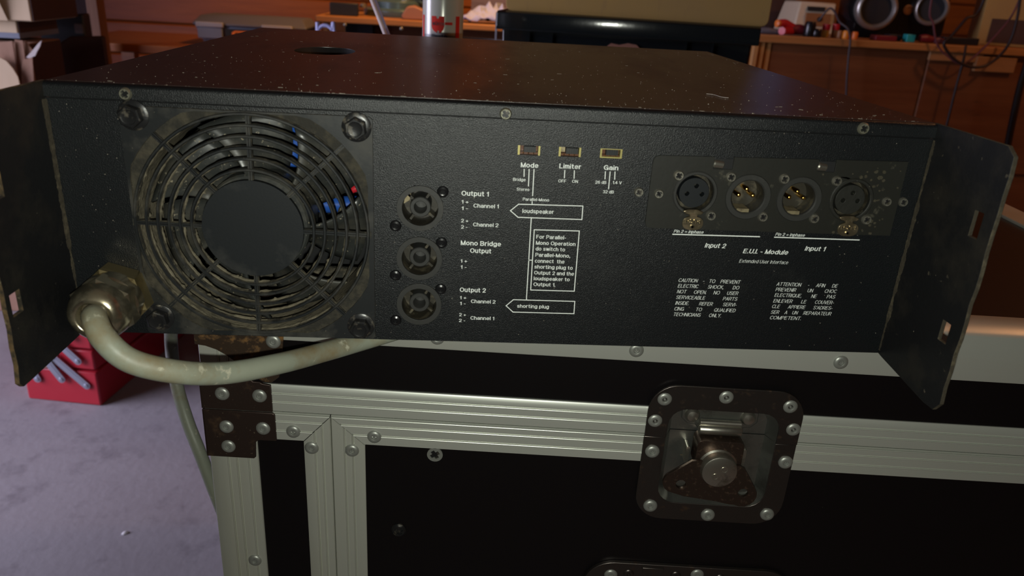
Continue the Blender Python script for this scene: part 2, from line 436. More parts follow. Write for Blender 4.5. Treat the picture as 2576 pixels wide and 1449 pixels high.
# ------------------------------------------------------------------ lettering: a plain grotesque drawn with strokes
def _arc(cx, cy, rx, ry, a, b):
    n = max(4, int(abs(b - a) / 18))
    return [(cx + rx * math.cos(math.radians(a + (b - a) * i / n)), cy + ry * math.sin(math.radians(a + (b - a) * i / n))) for i in range(n + 1)]
def _o(cx, cy, rx, ry):
    return _arc(cx, cy, rx, ry, 90, 450)
_P = [(0, 0), (0, 1), (.3, 1)] + _arc(.3, .73, .25, .27, 90, -90) + [(0, .46)]
_U = [(0, 1), (0, .3)] + _arc(.28, .28, .28, .28, 180, 360) + [(.56, 1)]
GL = {
    'A': [[(0, 0), (.31, 1), (.62, 0)], [(.11, .34), (.51, .34)]],
    'B': [[(0, 0), (0, 1), (.3, 1)] + _arc(.3, .76, .23, .24, 90, -90) + [(0, .52)], [(.3, .52)] + _arc(.31, .26, .26, .26, 90, -90) + [(0, 0)]],
    'C': [_arc(.33, .5, .33, .5, 42, 318)], 'D': [[(0, 0), (0, 1), (.24, 1)] + _arc(.24, .5, .36, .5, 90, -90) + [(0, 0)]],
    'E': [[(.5, 1), (0, 1), (0, 0), (.52, 0)], [(0, .52), (.46, .52)]], 'F': [[(.48, 1), (0, 1), (0, 0)], [(0, .5), (.42, .5)]],
    'G': [_arc(.34, .5, .34, .5, 40, 340), [(.38, .46), (.67, .46), (.67, 0)]], 'H': [[(0, 0), (0, 1)], [(.56, 0), (.56, 1)], [(0, .53), (.56, .53)]],
    'I': [[(0, 0), (0, 1)]], 'K': [[(0, 0), (0, 1)], [(.55, 1), (0, .38)], [(.2, .58), (.58, 0)]], 'L': [[(0, 1), (0, 0), (.46, 0)]],
    'M': [[(0, 0), (0, 1), (.35, 0), (.7, 1), (.7, 0)]], 'N': [[(0, 0), (0, 1), (.56, 0), (.56, 1)]], 'O': [_o(.37, .5, .37, .5)], 'P': [_P],
    'Q': [_o(.37, .5, .37, .5), [(.42, .26), (.7, -.05)]], 'R': [_P, [(.28, .46), (.54, 0)]],
    'S': [_arc(.29, .745, .26, .255, 22, 270) + _arc(.29, .25, .28, .25, 85, -158)], 'T': [[(0, 1), (.58, 1)], [(.29, 0), (.29, 1)]], 'U': [_U],
    '\u00dc': [_U, [(.15, 1.22), (.15, 1.3)], [(.41, 1.22), (.41, 1.3)]],
    'V': [[(0, 1), (.3, 0), (.6, 1)]], 'W': [[(0, 1), (.2, 0), (.42, 1), (.64, 0), (.84, 1)]], 'X': [[(0, 0), (.56, 1)], [(0, 1), (.56, 0)]],
    'Y': [[(0, 1), (.3, .45), (.6, 1)], [(.3, .45), (.3, 0)]],
    'a': [[(.02, .56)] + _arc(.24, .52, .21, .22, 150, 0) + [(.45, 0)], [(.45, .44), (.22, .40)] + _arc(.18, .2, .18, .2, 90, 270) + [(.28, 0), (.45, .16)]],
    'b': [[(0, 0), (0, 1)], _o(.24, .37, .24, .37)], 'c': [_arc(.25, .37, .25, .37, 48, 312)], 'd': [[(.48, 0), (.48, 1)], _o(.24, .37, .24, .37)],
    'e': [[(.02, .37), (.49, .37)] + _arc(.25, .37, .25, .37, 0, 312)], 'f': [[(.12, 0), (.12, .8)] + _arc(.3, .8, .18, .2, 180, 90), [(0, .72), (.3, .72)]],
    'g': [_o(.24, .37, .24, .37), [(.48, .74), (.48, -.08)] + _arc(.25, -.06, .23, .2, 0, -160)],
    'h': [[(0, 0), (0, 1)], [(0, .48)] + _arc(.22, .5, .22, .24, 180, 0) + [(.44, 0)]], 'i': [[(0, 0), (0, .64)], [(0, .96), (0, 1.0)]],
    'k': [[(0, 0), (0, 1)], [(.42, .72), (0, .3)], [(.15, .44), (.45, 0)]], 'l': [[(0, 0), (0, 1)]],
    'm': [[(0, 0), (0, .74)], [(0, .5)] + _arc(.17, .55, .17, .19, 180, 0) + [(.34, 0)], [(.34, .5)] + _arc(.51, .55, .17, .19, 180, 0) + [(.68, 0)]],
    'n': [[(0, 0), (0, .74)], [(0, .48)] + _arc(.22, .5, .22, .24, 180, 0) + [(.44, 0)]], 'o': [_o(.25, .37, .25, .37)],
    'p': [[(0, -.27), (0, .74)], _o(.24, .37, .24, .37)], 'r': [[(0, 0), (0, .74)], [(0, .46)] + _arc(.24, .48, .24, .26, 180, 85)],
    's': [_arc(.22, .55, .19, .19, 22, 270) + _arc(.22, .18, .21, .18, 85, -158)], 't': [[(.12, .95), (.12, .18)] + _arc(.28, .16, .16, .16, 180, 280), [(0, .72), (.28, .72)]],
    'u': [[(0, .74), (0, .26)] + _arc(.22, .24, .22, .24, 180, 360), [(.44, .74), (.44, 0)]], 'w': [[(0, .74), (.16, 0), (.33, .74), (.5, 0), (.66, .74)]],
    'x': [[(0, 0), (.44, .74)], [(0, .74), (.44, 0)]], 'y': [[(0, .74), (.23, 0)], [(.46, .74), (.2, -.1), (.04, -.25)]],
    '1': [[(0, .76), (.14, .80), (.22, 1), (.22, 0)]], '2': [_arc(.26, .72, .25, .28, 172, -28) + [(0, 0), (.52, 0)]],
    '3': [_arc(.25, .75, .23, .25, 160, -90) + _arc(.25, .26, .26, .26, 85, -160)], '4': [[(.38, 0), (.38, 1), (0, .32), (.54, .32)]],
    '6': [_o(.26, .31, .26, .31), _arc(.3, .5, .3, .5, 55, 180) + [(0, .31)]],
    '+': [[(0, .4), (.5, .4)], [(.25, .15), (.25, .65)]], '-': [[(0, .38), (.26, .38)]], '.': [[(0, 0), (0, .05)]], ',': [[(.03, .06), (-.03, -.16)]],
    '=': [[(0, .25), (.5, .25)], [(0, .52), (.5, .52)]], "'": [[(0, 1), (0, .75)]],
}
_tc = {}
def glyphs(s, bold=0.0, shear=0.0):
    """flat ribbons for a run of characters, capital height 1; bold sets the stroke"""
    k = (s, bold, shear)
    if k in _tc:
        return _tc[k]
    hw = .045 + bold * 2.3
    vs, fs = [], []
    x = 0
    for ch in s:
        if ch == ' ':
            x += .34
            continue
        st = GL[ch]
        wd = max(p[0] for q in st for p in q)
        runs = []
        for q in st:
            cur = [q[0]]
            for i in range(1, len(q)):
                cur.append(q[i])
                if i < len(q) - 1:
                    d1, d2 = Vector(q[i]) - Vector(q[i - 1]), Vector(q[i + 1]) - Vector(q[i])
                    if d1.length > 1e-4 and d2.length > 1e-4 and d1.angle(d2) > 1.9:
                        runs.append(cur)
                        cur = [q[i]]
            runs.append(cur)
        for li, q in enumerate(runs):
            P = [Vector((x + hw + p[0], hw + p[1] * (1 - 2 * hw))) for p in q]
            P = [p for i, p in enumerate(P) if i == 0 or (p - P[i - 1]).length > 1e-4]
            n = len(P)
            shut = n > 3 and (P[0] - P[-1]).length < 1e-3
            o = len(vs)
            for i in range(n):
                a = P[i - 1] if i else (P[-2] if shut else None)
                b = P[i + 1] if i < n - 1 else (P[1] if shut else None)
                d1 = (P[i] - a).normalized() if a is not None else None
                d2 = (b - P[i]).normalized() if b is not None else None
                if d1 is None:
                    d1 = d2
                if d2 is None:
                    d2 = d1
                nn = Vector((-d1.y - d2.y, d1.x + d2.x))
                if nn.length < .2:
                    nn = Vector((-d1.y, d1.x))
                nn.normalize()
                m_ = min(1.9, 1 / max(.2, nn.dot(Vector((-d2.y, d2.x)))))
                p = P[i]
                if not shut and i == 0:
                    p = p - d2 * hw * .8
                if not shut and i == n - 1:
                    p = p + d1 * hw * .8
                for sg in (1, -1):
                    v = p + Vector((nn.x, nn.y * .74)) * (hw * m_ * sg)
                    vs.append((v.x + shear * v.y, v.y, li))
            fs += [(o + 2 * i, o + 2 * i + 1, o + 2 * i + 3, o + 2 * i + 2) for i in range(n - 1)]
        x += wd + 2 * hw + .11
    _tc[k] = (np.array(vs), fs)
    return _tc[k]
CAPH = None
def text_mb(s, x0, x1, z0, cap, bold=.012, shear=0, justify=False, mb=None, y=0):
    """a line of text from x0 to x1, baseline z0, capital height cap, in the plane y"""
    global CAPH
    if CAPH is None:
        CAPH = 1.0
    mb = mb or MB()
    ky = cap / CAPH
    words = s.split() if justify else [s]
    gs = [glyphs(q, bold, shear) for q in words]
    ws = [g[0][:, 0].max() - g[0][:, 0].min() for g in gs]
    if justify:
        kx = min(ky * .98, (x1 - x0) * .86 / sum(ws))
        gap = (x1 - x0 - kx * sum(ws)) / max(1, len(ws) - 1)
    else:
        kx, gap = (x1 - x0) / ws[0], 0
    x = x0
    for g, wd in zip(gs, ws):
        a = g[0][:, 0].min()
        mb.add([(x + (v[0] - a) * kx, y - .00002 * v[2], z0 + v[1] * ky) for v in g[0]], g[1])
        x += wd * kx + gap
    return mb

# ------------------------------------------------------------------ the room
def structure(name, mb, m):
    o = mesh_obj(name, mb, m)
    o.location = (0, 0, H0)
    o['kind'] = 'structure'
    return o
XL, XR, YF, YB, ZC = -2.6, 3.2, -2.6, 3.45, 1.65
structure('floor', MB().box(XL - .1, XR + .1, YF - .1, YB + .1, -H0 - .1, -H0), 'floor')
structure('ceiling', MB().box(XL, XR, YF, YB, ZC, ZC + .1), 'plank')
WX0, WX1, WZ0, WZ1 = 1.12, 1.72, .62, 1.20
wb = structure('wall_back', MB().plate([[(XL, -H0), (XR, -H0), (XR, ZC), (XL, ZC)], [(WX0, WZ0), (WX1, WZ0), (WX1, WZ1), (WX0, WZ1)]], YB, YB + .1), 'darkboard')
wr = structure('wall_right', MB().box(XR, XR + .1, YF, YB, -H0, ZC), 'plank')
structure('wall_front', MB().box(XL, XR, YF - .1, YF, -H0, ZC), 'plank_dark')
# left wall with the open garage door that lets the daylight in
wl = MB()
wl.box(XL - .1, XL, YF, -.75, -H0, ZC)
wl.box(XL - .1, XL, 1.45, YB, -H0, ZC)
wl.box(XL - .1, XL, -.75, 1.45, 1.25, ZC)
structure('wall_left', wl, 'plank_dark')
structure('wall_shade_stub', MB().box(-1.30, -1.18, -1.6, .36, -H0, ZC), 'plank_dark')  # added stub wall, out of view, keeps the doorway daylight off the amplifier
# boards of the back wall, one by one
ph = .142
zz = -H0
k = 0
while zz < ZC - .01:
    cuts = [XL, -.98 + .35 * ((k * 7) % 3), .62 + .3 * ((k * 5) % 4), 2.1 - .2 * (k % 3), XR]
    if zz + ph > WZ0 - .03 and zz < WZ1 + .03:
        cuts = [XL, -.98 + .35 * ((k * 7) % 3), WX0 - .03, None, WX1 + .03, XR]
    for a, b in zip(cuts[:-1], cuts[1:]):
        if a is None or b is None:
            continue
        mb = MB()
        g = .0022
        z0, z1 = zz, min(zz + ph, ZC)
        prof = [(YB, z0), (YB - .016, z0 + .001), (YB - .022, z0 + .008), (YB - .022, z1 - .009), (YB - .012, z1 - .0025), (YB, z1 - .0025)]
        mb.prism([(a + g, y, z) for y, z in prof], [(b - g, y, z) for y, z in prof])
        o = mesh_obj('plank', mb, 'plank', 30)
        o.parent = wb
    zz += ph
    k += 1
win = structure('window_1', MB().plate([[(WX0 - .05, WZ0 - .05), (WX1 + .05, WZ0 - .05), (WX1 + .05, WZ1 + .05), (WX0 - .05, WZ1 + .05)], [(WX0 + .02, WZ0 + .02), (WX1 - .02, WZ0 + .02), (WX1 - .02, WZ1 - .02), (WX0 + .02, WZ1 - .02)]], YB - .034, YB + .03), 'post')
o = mesh_obj('pane', MB().box(WX0, WX1, YB + .04, YB + .044, WZ0, WZ1), 'glass')
o.parent = win
structure('trim_1', MB().box(-1.66, -1.50, YB - .06, YB - .022, -H0, ZC), 'darkboard')
p0, p1 = at(215, 0, 2.4), at(241, 0, 2.4)
structure('trim_2', MB().box(p0.x, p1.x, 2.4, 2.46, -H0, ZC), 'post')

# ------------------------------------------------------------------ flight case
CPSI = -.0735
CO = Vector((.0323, .0685, 0))
EY = Vector((-math.sin(CPSI), math.cos(CPSI), 0))
EX = Vector((math.cos(CPSI), math.sin(CPSI), 0))
CW, CD = .70, .78
Z0, Z1, Z2, Z3, Z4 = -.0008, -.0337, -.0663, -.0869, -.1085
CB = -H0 + .10
fc = Thing('flight_case', 'black flight case with aluminium edges and butterfly latch, carrying the amplifier', 'flight case', CO, CPSI, base=-H0)
def strip(mb, L, W, sec, l0, l1, base=.0015):
    """profile strip: 2-D directions L, W; sec = [(w, depth)]; ends l0(w), l1(w); front faces lie at y = -depth"""
    def P(l, w, d):
        return (L[0] * l + W[0] * w, -d, L[1] * l + W[1] * w)
    s2 = [(sec[0][0], -base)] + sec + [(sec[-1][0], -base)]
    mb.prism([P(l0(w_), w_, d) for w_, d in s2], [P(l1(w_), w_, d) for w_, d in s2])
    return mb
def ribs(a, b, at_, flip=1):
    """cross-section from a to b with a groove and a bright ridge at each given place"""
    s = [(a, -.0006), (a + .0006 * flip, 0)]
    for q in at_:
        s += [(q - .0009 * flip, 0), (q - .0006 * flip, .0004), (q - .0002 * flip, .0005), (q + .0001 * flip, .0003), (q + .0002 * flip, -.0009), (q + .0008 * flip, -.0009), (q + .0010 * flip, 0)]
    s += [(b - .0006 * flip, 0), (b, -.0006)]
    return s
cst = lambda v: (lambda w: v)
# front panels with the cut-outs for the latches
LU0, LU1, LZ0, LZ1 = .2893, .3893, -.1525, -.0480
iU0, iU1, iZ0, iZ1 = .3035, .3755, -.1385, -.0650
SEAM = Z3
def inner(mid, g=0.0):
    return rr(iU0 - g, iU1 + g, iZ0 - g, iZ1 + g, .012 + g, 5, mid)
tp, bt = inner(SEAM, .0005)
lid = [(0.002, -.004), (CW - .002, -.004), (CW - .002, SEAM)] + tp[::-1] + [(0.002, SEAM)]
fc.part('lid_front_panel', MB().plate([lid], .0015, .0125), 'laminate')
H2 = rrect(.2745, .3965, -.30, -.2075, .012)
body = [(0.002, SEAM - .0006)] + [(tp[0][0], SEAM - .0006)] + bt[::-1] + [(tp[-1][0], SEAM - .0006), (CW - .002, SEAM - .0006), (CW - .002, CB), (.002, CB)]
fc.part('front_panel', MB().plate([body, H2], .0015, .0125), 'laminate')
fc.part('body_shell', MB().box(.0022, CW - .0022, .0130, CD - .002, CB, Z3 - .001), 'laminate')
fc.part('lid_shell', MB().box(.0022, CW - .0022, .0130, CD - .002, Z3 - .0004, -.0035), 'laminate_top')
# lid top edge: angle profile, front and top
T = .0306
mb = MB()
sec = [(Z1, 0), (Z1 + .0012, .0004), (Z0 - .0075, 0), (Z0 - .0085, -.0006), (Z0 - .0095, 0), (Z0 - .002, 0), (Z0, -.002)]
prof = [(-d, z) for z, d in sec] + [(T - .001, Z0), (T, Z0 - .0006), (T, -.004), (.0015, -.004), (.0015, Z1)]
mb.prism([(0, y, z) for y, z in prof], [(CW, y, z) for y, z in prof])
fc.part('edge_profile', mb, 'alu', smooth=45)
for x0, x1 in ((0, .0306), (CW - .0306, CW)):
    fc.part('edge_profile', MB().box(x0, x1, T + .0002, CD, -.004, Z0), 'alu', bevel=.0008)
    fc.part('edge_profile', MB().box(0 if x0 == 0 else CW - .0015, .0015 if x0 == 0 else CW, 0.002, CD, Z1, -.0042), 'alu')
fc.part('edge_profile', MB().box(.0308, CW - .0308, CD - .03, CD, -.004, Z0), 'alu', bevel=.0008)
# lid lower edge, body upper edge, interrupted by the latch
w3 = (Z2 - Z3) / 3
for a, b in ((0, LU0 + .004), (LU1 - .004, CW)):
    mb = MB()
    strip(mb, (1, 0), (0, 1), ribs(Z3 + .0003, Z2, [Z3 + w3 + .0005, Z3 + 2 * w3], 1), cst(a), cst(b))
    fc.part('edge_profile', mb, 'alu', smooth=45)
w4 = (Z3 - Z4) / 3
AP = .0828                      # the mitred upright meets the body edge here
APZ, MU0, MU1 = Z3 - .0012, .0641, .1052
def mit_r(z):                   # right end of the left piece
    t = min(1, max(0, (z - Z4) / (APZ - Z4)))
    return MU0 + (AP - MU0) * t - .0003
def mit_l(z):
    t = min(1, max(0, (z - Z4) / (APZ - Z4)))
    return MU1 + (AP - MU1) * t + .0003
grv = [Z4 + w4, Z4 + 2 * w4, Z3 - .0016]
for a, b in ((cst(0), mit_r), (mit_l, cst(LU0 + .004)), (cst(LU1 - .004), cst(CW))):
    mb = MB()
    strip(mb, (1, 0), (0, 1), ribs(Z4, Z3 - .0004, grv, 1), a, b)
    fc.part('edge_profile', mb, 'alu', smooth=45)
# left corner upright and the mitred double upright
mb = MB()
strip(mb, (0, 1), (1, 0), ribs(0, .0328, [.0125, .0185, .0265]), cst(CB), cst(Z4 - .0003))
fc.part('upright_profile', mb, 'alu_v', smooth=45)
mb = MB().box(-.0002, .0013, .0016, .033, CB, -.035)
fc.part('upright_profile', mb, 'alu_v')
strip_l = MB()
strip(strip_l, (0, 1), (1, 0), ribs(MU0, AP - .0002, [MU0 + .0078, MU0 + .0128]), cst(CB), lambda u: Z4 + (APZ - Z4) * min(1, max(0, (u - MU0) / (AP - MU0))) - .0004)
fc.part('upright_profile', strip_l, 'alu_v', smooth=45)
strip_r = MB()
strip(strip_r, (0, 1), (1, 0), ribs(AP + .0002, MU1, [AP + .0090, AP + .0145]), cst(CB), lambda u: Z4 + (APZ - Z4) * min(1, max(0, (MU1 - u) / (MU1 - AP))) - .0004)
fc.part('upright_profile', strip_r, 'alu_v', smooth=45)
mb = MB()
strip(mb, (0, 1), (1, 0), ribs(0, .0328, [.0125, .0185, .0265]), cst(Z2 + .0003), cst(Z1 - .0003))
fc.part('upright_profile', mb, 'alu_v', smooth=45)
# corner brackets
t = .0012
def bracket(pts, m='bracket', side=None, y=-.0014):
    mb = MB().plate([pts], y, .0004)
    if side:
        mb.box(-.0014, 0, y, .045, side[0], side[1])
    return fc.part('corner_bracket', mb, m, bevel=.0004)
bracket([(-.0012, Z3 + .0004), (.0452, Z3 + .0004), (.0452, Z2 - .0002), (.040, Z2 + .0006), (.0385, Z2 + .0016), (.034, Z2 + .0018), (.031, Z2 + .0045), (-.0012, Z2 + .0045)], side=(Z3 + .0004, Z2 + .004))
bracket([(-.0012, -.1235), (.0305, -.1235), (.0317, -.1222), (.0323, -.1105), (.0345, -.1088), (.0465, -.1086), (.0465, Z3 - .0015), (.045, Z3 - .0004), (-.0012, Z3 - .0004)], side=(-.1235, Z3 - .0004))
# rusty ball-corner over the lid corner: a rounded plate that wraps front and top
pl = [(-.0012, Z0 + .0006), (-.0012, -.0397), (.006, -.0405), (.012, -.0425), (.018, -.0460), (.026, -.0525), (.034, -.0600), (.040, -.0638), (.046, -.0642), (.051, -.0600), (.0535, -.0500),
      (.0545, -.0400), (.0555, -.0300), (.0555, -.018), (.054, -.008), (.050, Z0 + .0006)]
mb = MB().plate([pl], -.0016, .0004)
mb.plate([[(-.0012, -.0016), (.05, -.0016), (.052, .02), (.02, .052), (-.0012, .05)]], 0, .0006)
for i in range(len(mb.v) - 20, len(mb.v)):
    x, y, z = mb.v[i]
    mb.v[i] = (x, z, Z0 + .0002 + y)
fc.part('ball_corner', mb, 'rusty', bevel=.0004)
# rivets
RV = MB().lathe([(.0048, -.0006), (.0048, .0001), (.0044, .0009), (.0034, .0015), (.0022, .0017), (.0017, .0015), (.0014, .0004), (.0009, .0003), (.0007, .0010), (.0003, .0011)], n=20)
def rivet(u, z, y=0, s=1, m='rivet', parent=None):
    mb = MB()
    mb.add([(v[0] * s, v[1] * s, v[2] * s) for v in RV.v], RV.f)
    ofs = Matrix.Translation((u, y, z))
    mb.xf(ofs)
    return fc.part('rivet', mb, m, parent)
for u, z, y in ((.0132, -.0746, -.0014), (.0375, -.0746, -.0014), (.0139, -.0995, -.0014), (.0382, -.0992, -.0014), (.0139, -.1148, -.0014),
                (.0577, -.1011, 0), (.0695, -.1130, 0), (.0965, -.1132, 0), (.1116, -.1014, 0), (.0244, -.2115, 0),
                (.1521, -.0258, 0), (.2773, -.0262, 0), (.4056, -.0260, 0), (.5300, -.0260, 0), (.049, -.0345, -.0016), (.20, -.1015, .02)):
    if y < .01:
        rivet(u, z, y)
def screw_head(u, z, r, y=0, h=.0012, n=20, flat=False):
    """pan head with a sunk cross slot"""
    mb = MB()
    a = .26 * r
    b = .62 * r
    cross = [(a, a), (a, b), (-a, b), (-a, a), (-b, a), (-b, -a), (-a, -a), (-a, -b), (a, -b), (a, -a), (b, -a), (b, a)]
    ro = r if flat else r * .8
    mb.plate([circ(0, 0, ro, n), [(p[0] * math.cos(.6) - p[1] * math.sin(.6), p[0] * math.sin(.6) + p[1] * math.cos(.6)) for p in cross]], -h, -h * .2)
    mb.plate([circ(0, 0, ro, n)], -h * .25, .0004, 1)
    if not flat:
        mb.lathe([(r, -.0003), (r, h * .3), (ro * 1.001, h)], n=n, a0=0, cap=False)
    return mb.xf(Matrix.Translation((u, y, z)))
fc.part('panel_screw', screw_head(.1521, -.1129, .0053, .0012, .0012, flat=True), ['rivet', 'bolt'])
fc.part('panel_screw', screw_head(.1276, -.1780, .0052, .0012, .0016), ['bolt', 'bolt'], label='dark screw in the black front panel')

# butterfly latch: dish in two halves, keeper, draw body, boss and wing
ot, ob = rr(LU0, LU1, LZ0, LZ1, .019, 8, SEAM)
it, ib = inner(SEAM)
latch = fc.part('butterfly_latch', MB().plate([ot + it[::-1]], -.0026, -.0008), 'flange', bevel=.0006)
lower = MB().plate([[ot[-1]] + ob + [ot[0]] + [it[0]] + ib[::-1] + [it[-1]]], -.0018, 0)
for v in range(len(lower.v)):
    x, y, z = lower.v[v]
    lower.v[v] = (x, y, z - .0005 if z > SEAM - .0001 else z)
fc.part('latch_flange', lower, 'flange', latch, bevel=.0006)
# pan: sloped walls and floor
def pan(i_t, i_b, mid, upper):
    big = inner(mid)[0 if upper else 1]
    g = -.0045
    sm = rr(iU0 - g, iU1 + g, iZ0 - g, iZ1 + g, .008, 5, mid)[0 if upper else 1]
    if not upper:
        full = inner(mid)
        big = [full[0][-1]] + full[1] + [full[0][0]]
        f2 = rr(iU0 - g, iU1 + g, iZ0 - g, iZ1 + g, .008, 5, mid)
        sm = [f2[0][-1]] + f2[1] + [f2[0][0]]
    n = len(big)
    mb = MB()
    d = .0085 if upper else .0078
    mb.add([(p[0], -.0014, p[1]) for p in big] + [(p[0], d, p[1]) for p in sm], [(i, i + 1, n + i + 1, n + i) for i in range(n - 1)])
    tr = tessellate_polygon([[Vector((p[0], p[1], 0)) for p in sm]])
    mb.add([(p[0], d, p[1]) for p in sm], tr)
    return mb
fc.part('latch_dish', pan(it, ib, SEAM, True), 'dish', latch, smooth=60)
fc.part('latch_dish', pan(it, ib, SEAM, False), 'dish', latch, smooth=60)
for u, z in ((.2989, -.0585), (.3378, -.0545), (.3795, -.0585), (.2948, -.0748), (.3846, -.0752), (.2960, -.0985), (.3845, -.1008), (.3000, -.1420), (.3400, -.1468), (.3800, -.1434)):
    rivet(u, z, -.0022, 1.0, 'rivet', latch)
kp = [(.3135, -.0700), (.3160, -.0665), (.3600, -.0665), (.3640, -.0700), (.3640, -.0770), (.3600, -.0810), (.3555, -.0815), (.3535, -.0845), (.3535, -.0880), (.3260, -.0880), (.3260, -.0845), (.3235, -.0812), (.3180, -.0805), (.3135, -.0765)]
fc.part('latch_keeper', MB().plate([kp], .0058, .0080), 'dish', latch, bevel=.0008)
for u, z in ((.3203, -.0735), (.3570, -.0735)):
    fc.part('keeper_rivet', MB().lathe([(.0052, 0), (.0050, .0012), (.0036, .0030), (.0012, .0037), (.0002, .0038)], (u, .006, z), n=20), 'chrome', latch)
mb = MB()
mb.lathe([(.0030, -.0138), (.0034, -.0132), (.0034, .0132), (.0030, .0138)], (.3385, .0005, -.0808), (1, 0, 0), 16)
mb.lathe([(.0022, -.0134), (.0022, .0134)], (.3385, .002, -.0765), (1, 0, 0), 12)
fc.part('hook_roll', mb, 'chrome', latch)
mb = MB()
fr = rrect(.3235, .3540, -.1065, -.0850, .0035)
mb.plate([fr], -.0070, .006)
fc.part('draw_body', mb, 'wing', latch, bevel=.0024, seg=3)
for sx in (.3195, .3570):
    fc.part('body_lug', MB().plate([rrect(sx - .0012, sx + .0012, -.107, -.094, .001)], -.001, .0075), 'chrome', latch, bevel=.0003)
mb = MB().lathe([(.0128, .004), (.0128, .0075), (.0118, .0085), (.0118, .012), (.0112, .0142), (.0104, .0146)], (.3385, 0, -.1035), n=36)
for dx, dz in ((.0028, .0022), (-.0024, -.0034)):
    mb.lathe([(.0024, .0146), (.0024, .0149), (.0017, .0149), (.0016, .0147)], (.3385 + dx, 0, -.1035 + dz), n=16)
fc.part('latch_boss', mb, 'chrome', latch)
wp = []
def arcp(cx, cz, r, a, b, n=7):
    return [(cx + r * math.cos(math.radians(a + (b - a) * i / n)), cz + r * math.sin(math.radians(a + (b - a) * i / n))) for i in range(n + 1)]
wp = arcp(.3120, -.1165, .0080, 118, 262) + [(.3190, -.1268), (.3400, -.1292), (.3500, -.1312)] + arcp(.3580, -.1232, .0092, -118, 38) + [(.3560, -.1030), (.3520, -.1005), (.3260, -.0985), (.3210, -.0990)]
wmb = MB().plate([wp, circ(.3160, -.1175, .0034, 16), circ(.3578, -.1215, .0034, 16)], -.0100, -.0080)
fc.part('latch_wing', wmb, 'wing', latch, bevel=.0005)
# the plate at the foot of the picture
ot, ob = rr(.2600, .4110, -.3150, -.1930, .022, 8)
hp = fc.part('recessed_plate', MB().plate([ot + ob, H2], -.0016, .0014), 'flange', bevel=.0006)
g = .004
mb = MB()
sm = rrect(.2745 + g, .3965 - g, -.30 + g, -.2075 - g, .009)
n = len(H2)
mb.add([(p[0], -.0008, p[1]) for p in H2] + [(p[0], .010, p[1]) for p in sm], [(i, (i + 1) % n, n + (i + 1) % n, n + i) for i in range(n)])
mb.add([(p[0], .010, p[1]) for p in sm], tessellate_polygon([[Vector((p[0], p[1], 0)) for p in sm]]))
fc.part('plate_dish', mb, 'dish', hp, smooth=60)
for u, z, s in ((.2795, -.2040, 1), (.3405, -.1993, 1), (.401, -.206, 1), (.292, -.2020, .8), (.3255, -.2012, .8), (.357, -.2015, .8)):
    rivet(u, z, -.0014, s, 'rivet' if s == 1 else 'flange', hp)
fc.part('plate_tab', MB().plate([[(.3010, -.1950)] + arcp(.3085, -.1965, .0075, 180, 360, 10) + [(.3160, -.1950)]], -.0030, -.0014), 'flange', hp, bevel=.0004)
# castors, out of the picture
for u in (.08, CW - .08):
    for v in (.08, CD - .08):
        mb = MB().lathe([(.012, -.013), (.048, -.013), (.05, -.01), (.05, .01), (.048, .013), (.012, .013)], (u, v, -H0 + .05), (1, 0, 0), 24)
        mb.box(u - .02, u + .02, v - .02, v + .02, CB - .03, CB)
        fc.part('castor', mb, 'black')

# ------------------------------------------------------------------ power amplifier
W, HH, DD = .435, .1292, .4057
am = Thing('power_amplifier', 'dusty black rack power amplifier showing its rear panel, standing on the flight case', 'amplifier', (0, 0, 0))
LIP = .1217
# cover: sheet top with a hand recess, rolled front lip, sides, back
slot = []
q0, q1, q2, q3 = at(742, 124, HH, (0, 0, 1)), at(896, 129, HH, (0, 0, 1)), at(820, 118, HH, (0, 0, 1)), at(820, 138, HH, (0, 0, 1))
scx, scy, srx, sry = (q0.x + q1.x) / 2, (q2.y + q3.y) / 2, (q1.x - q0.x) / 2, (q2.y - q3.y) / 2
sl = [(scx + srx * math.copysign(abs(math.cos(a)) ** .8, math.cos(a)), scy + sry * math.sin(a)) for a in [2 * PI * i / 28 for i in range(28)]]
mb = MB()
mb.plate([[(0, .004), (W, .004), (W, DD), (0, DD)], sl], 0, .0012)
mb.v = [(x, z, HH - y) for x, y, z in mb.v]
# rolled edge
R_ = .0026
roll = [(0.0 + R_ - R_ * math.sin(a), HH - R_ + R_ * math.cos(a)) for a in [PI / 2 * i / 5 for i in range(6)]] + [(0.0, LIP + .0004), (.0012, LIP), (.0012, HH - R_), (.0042, HH - .0012), (.0042, HH - .0002)]
lipmb = MB().prism([(0, y, z) for y, z in roll], [(W, y, z) for y, z in roll])
mb.box(0, .0012, .002, DD, 0.0, HH - .0012)
mb.box(W - .0012, W, .002, DD, 0.0, HH - .0012)
mb.box(0, W, DD - .0012, DD, 0, HH - .0012)
cover = am.part('top_cover', mb, 'cover', smooth=50)
am.part('cover_lip', lipmb, 'panel', smooth=50)
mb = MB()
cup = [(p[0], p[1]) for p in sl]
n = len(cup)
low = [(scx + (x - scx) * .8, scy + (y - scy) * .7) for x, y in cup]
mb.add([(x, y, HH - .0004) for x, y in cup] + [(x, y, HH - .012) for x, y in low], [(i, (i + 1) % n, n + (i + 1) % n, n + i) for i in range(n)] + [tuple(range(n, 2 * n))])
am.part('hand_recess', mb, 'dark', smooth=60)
am.part('bottom_plate', MB().box(.001, W - .001, .003, DD - .002, .0005, .002), 'cover')
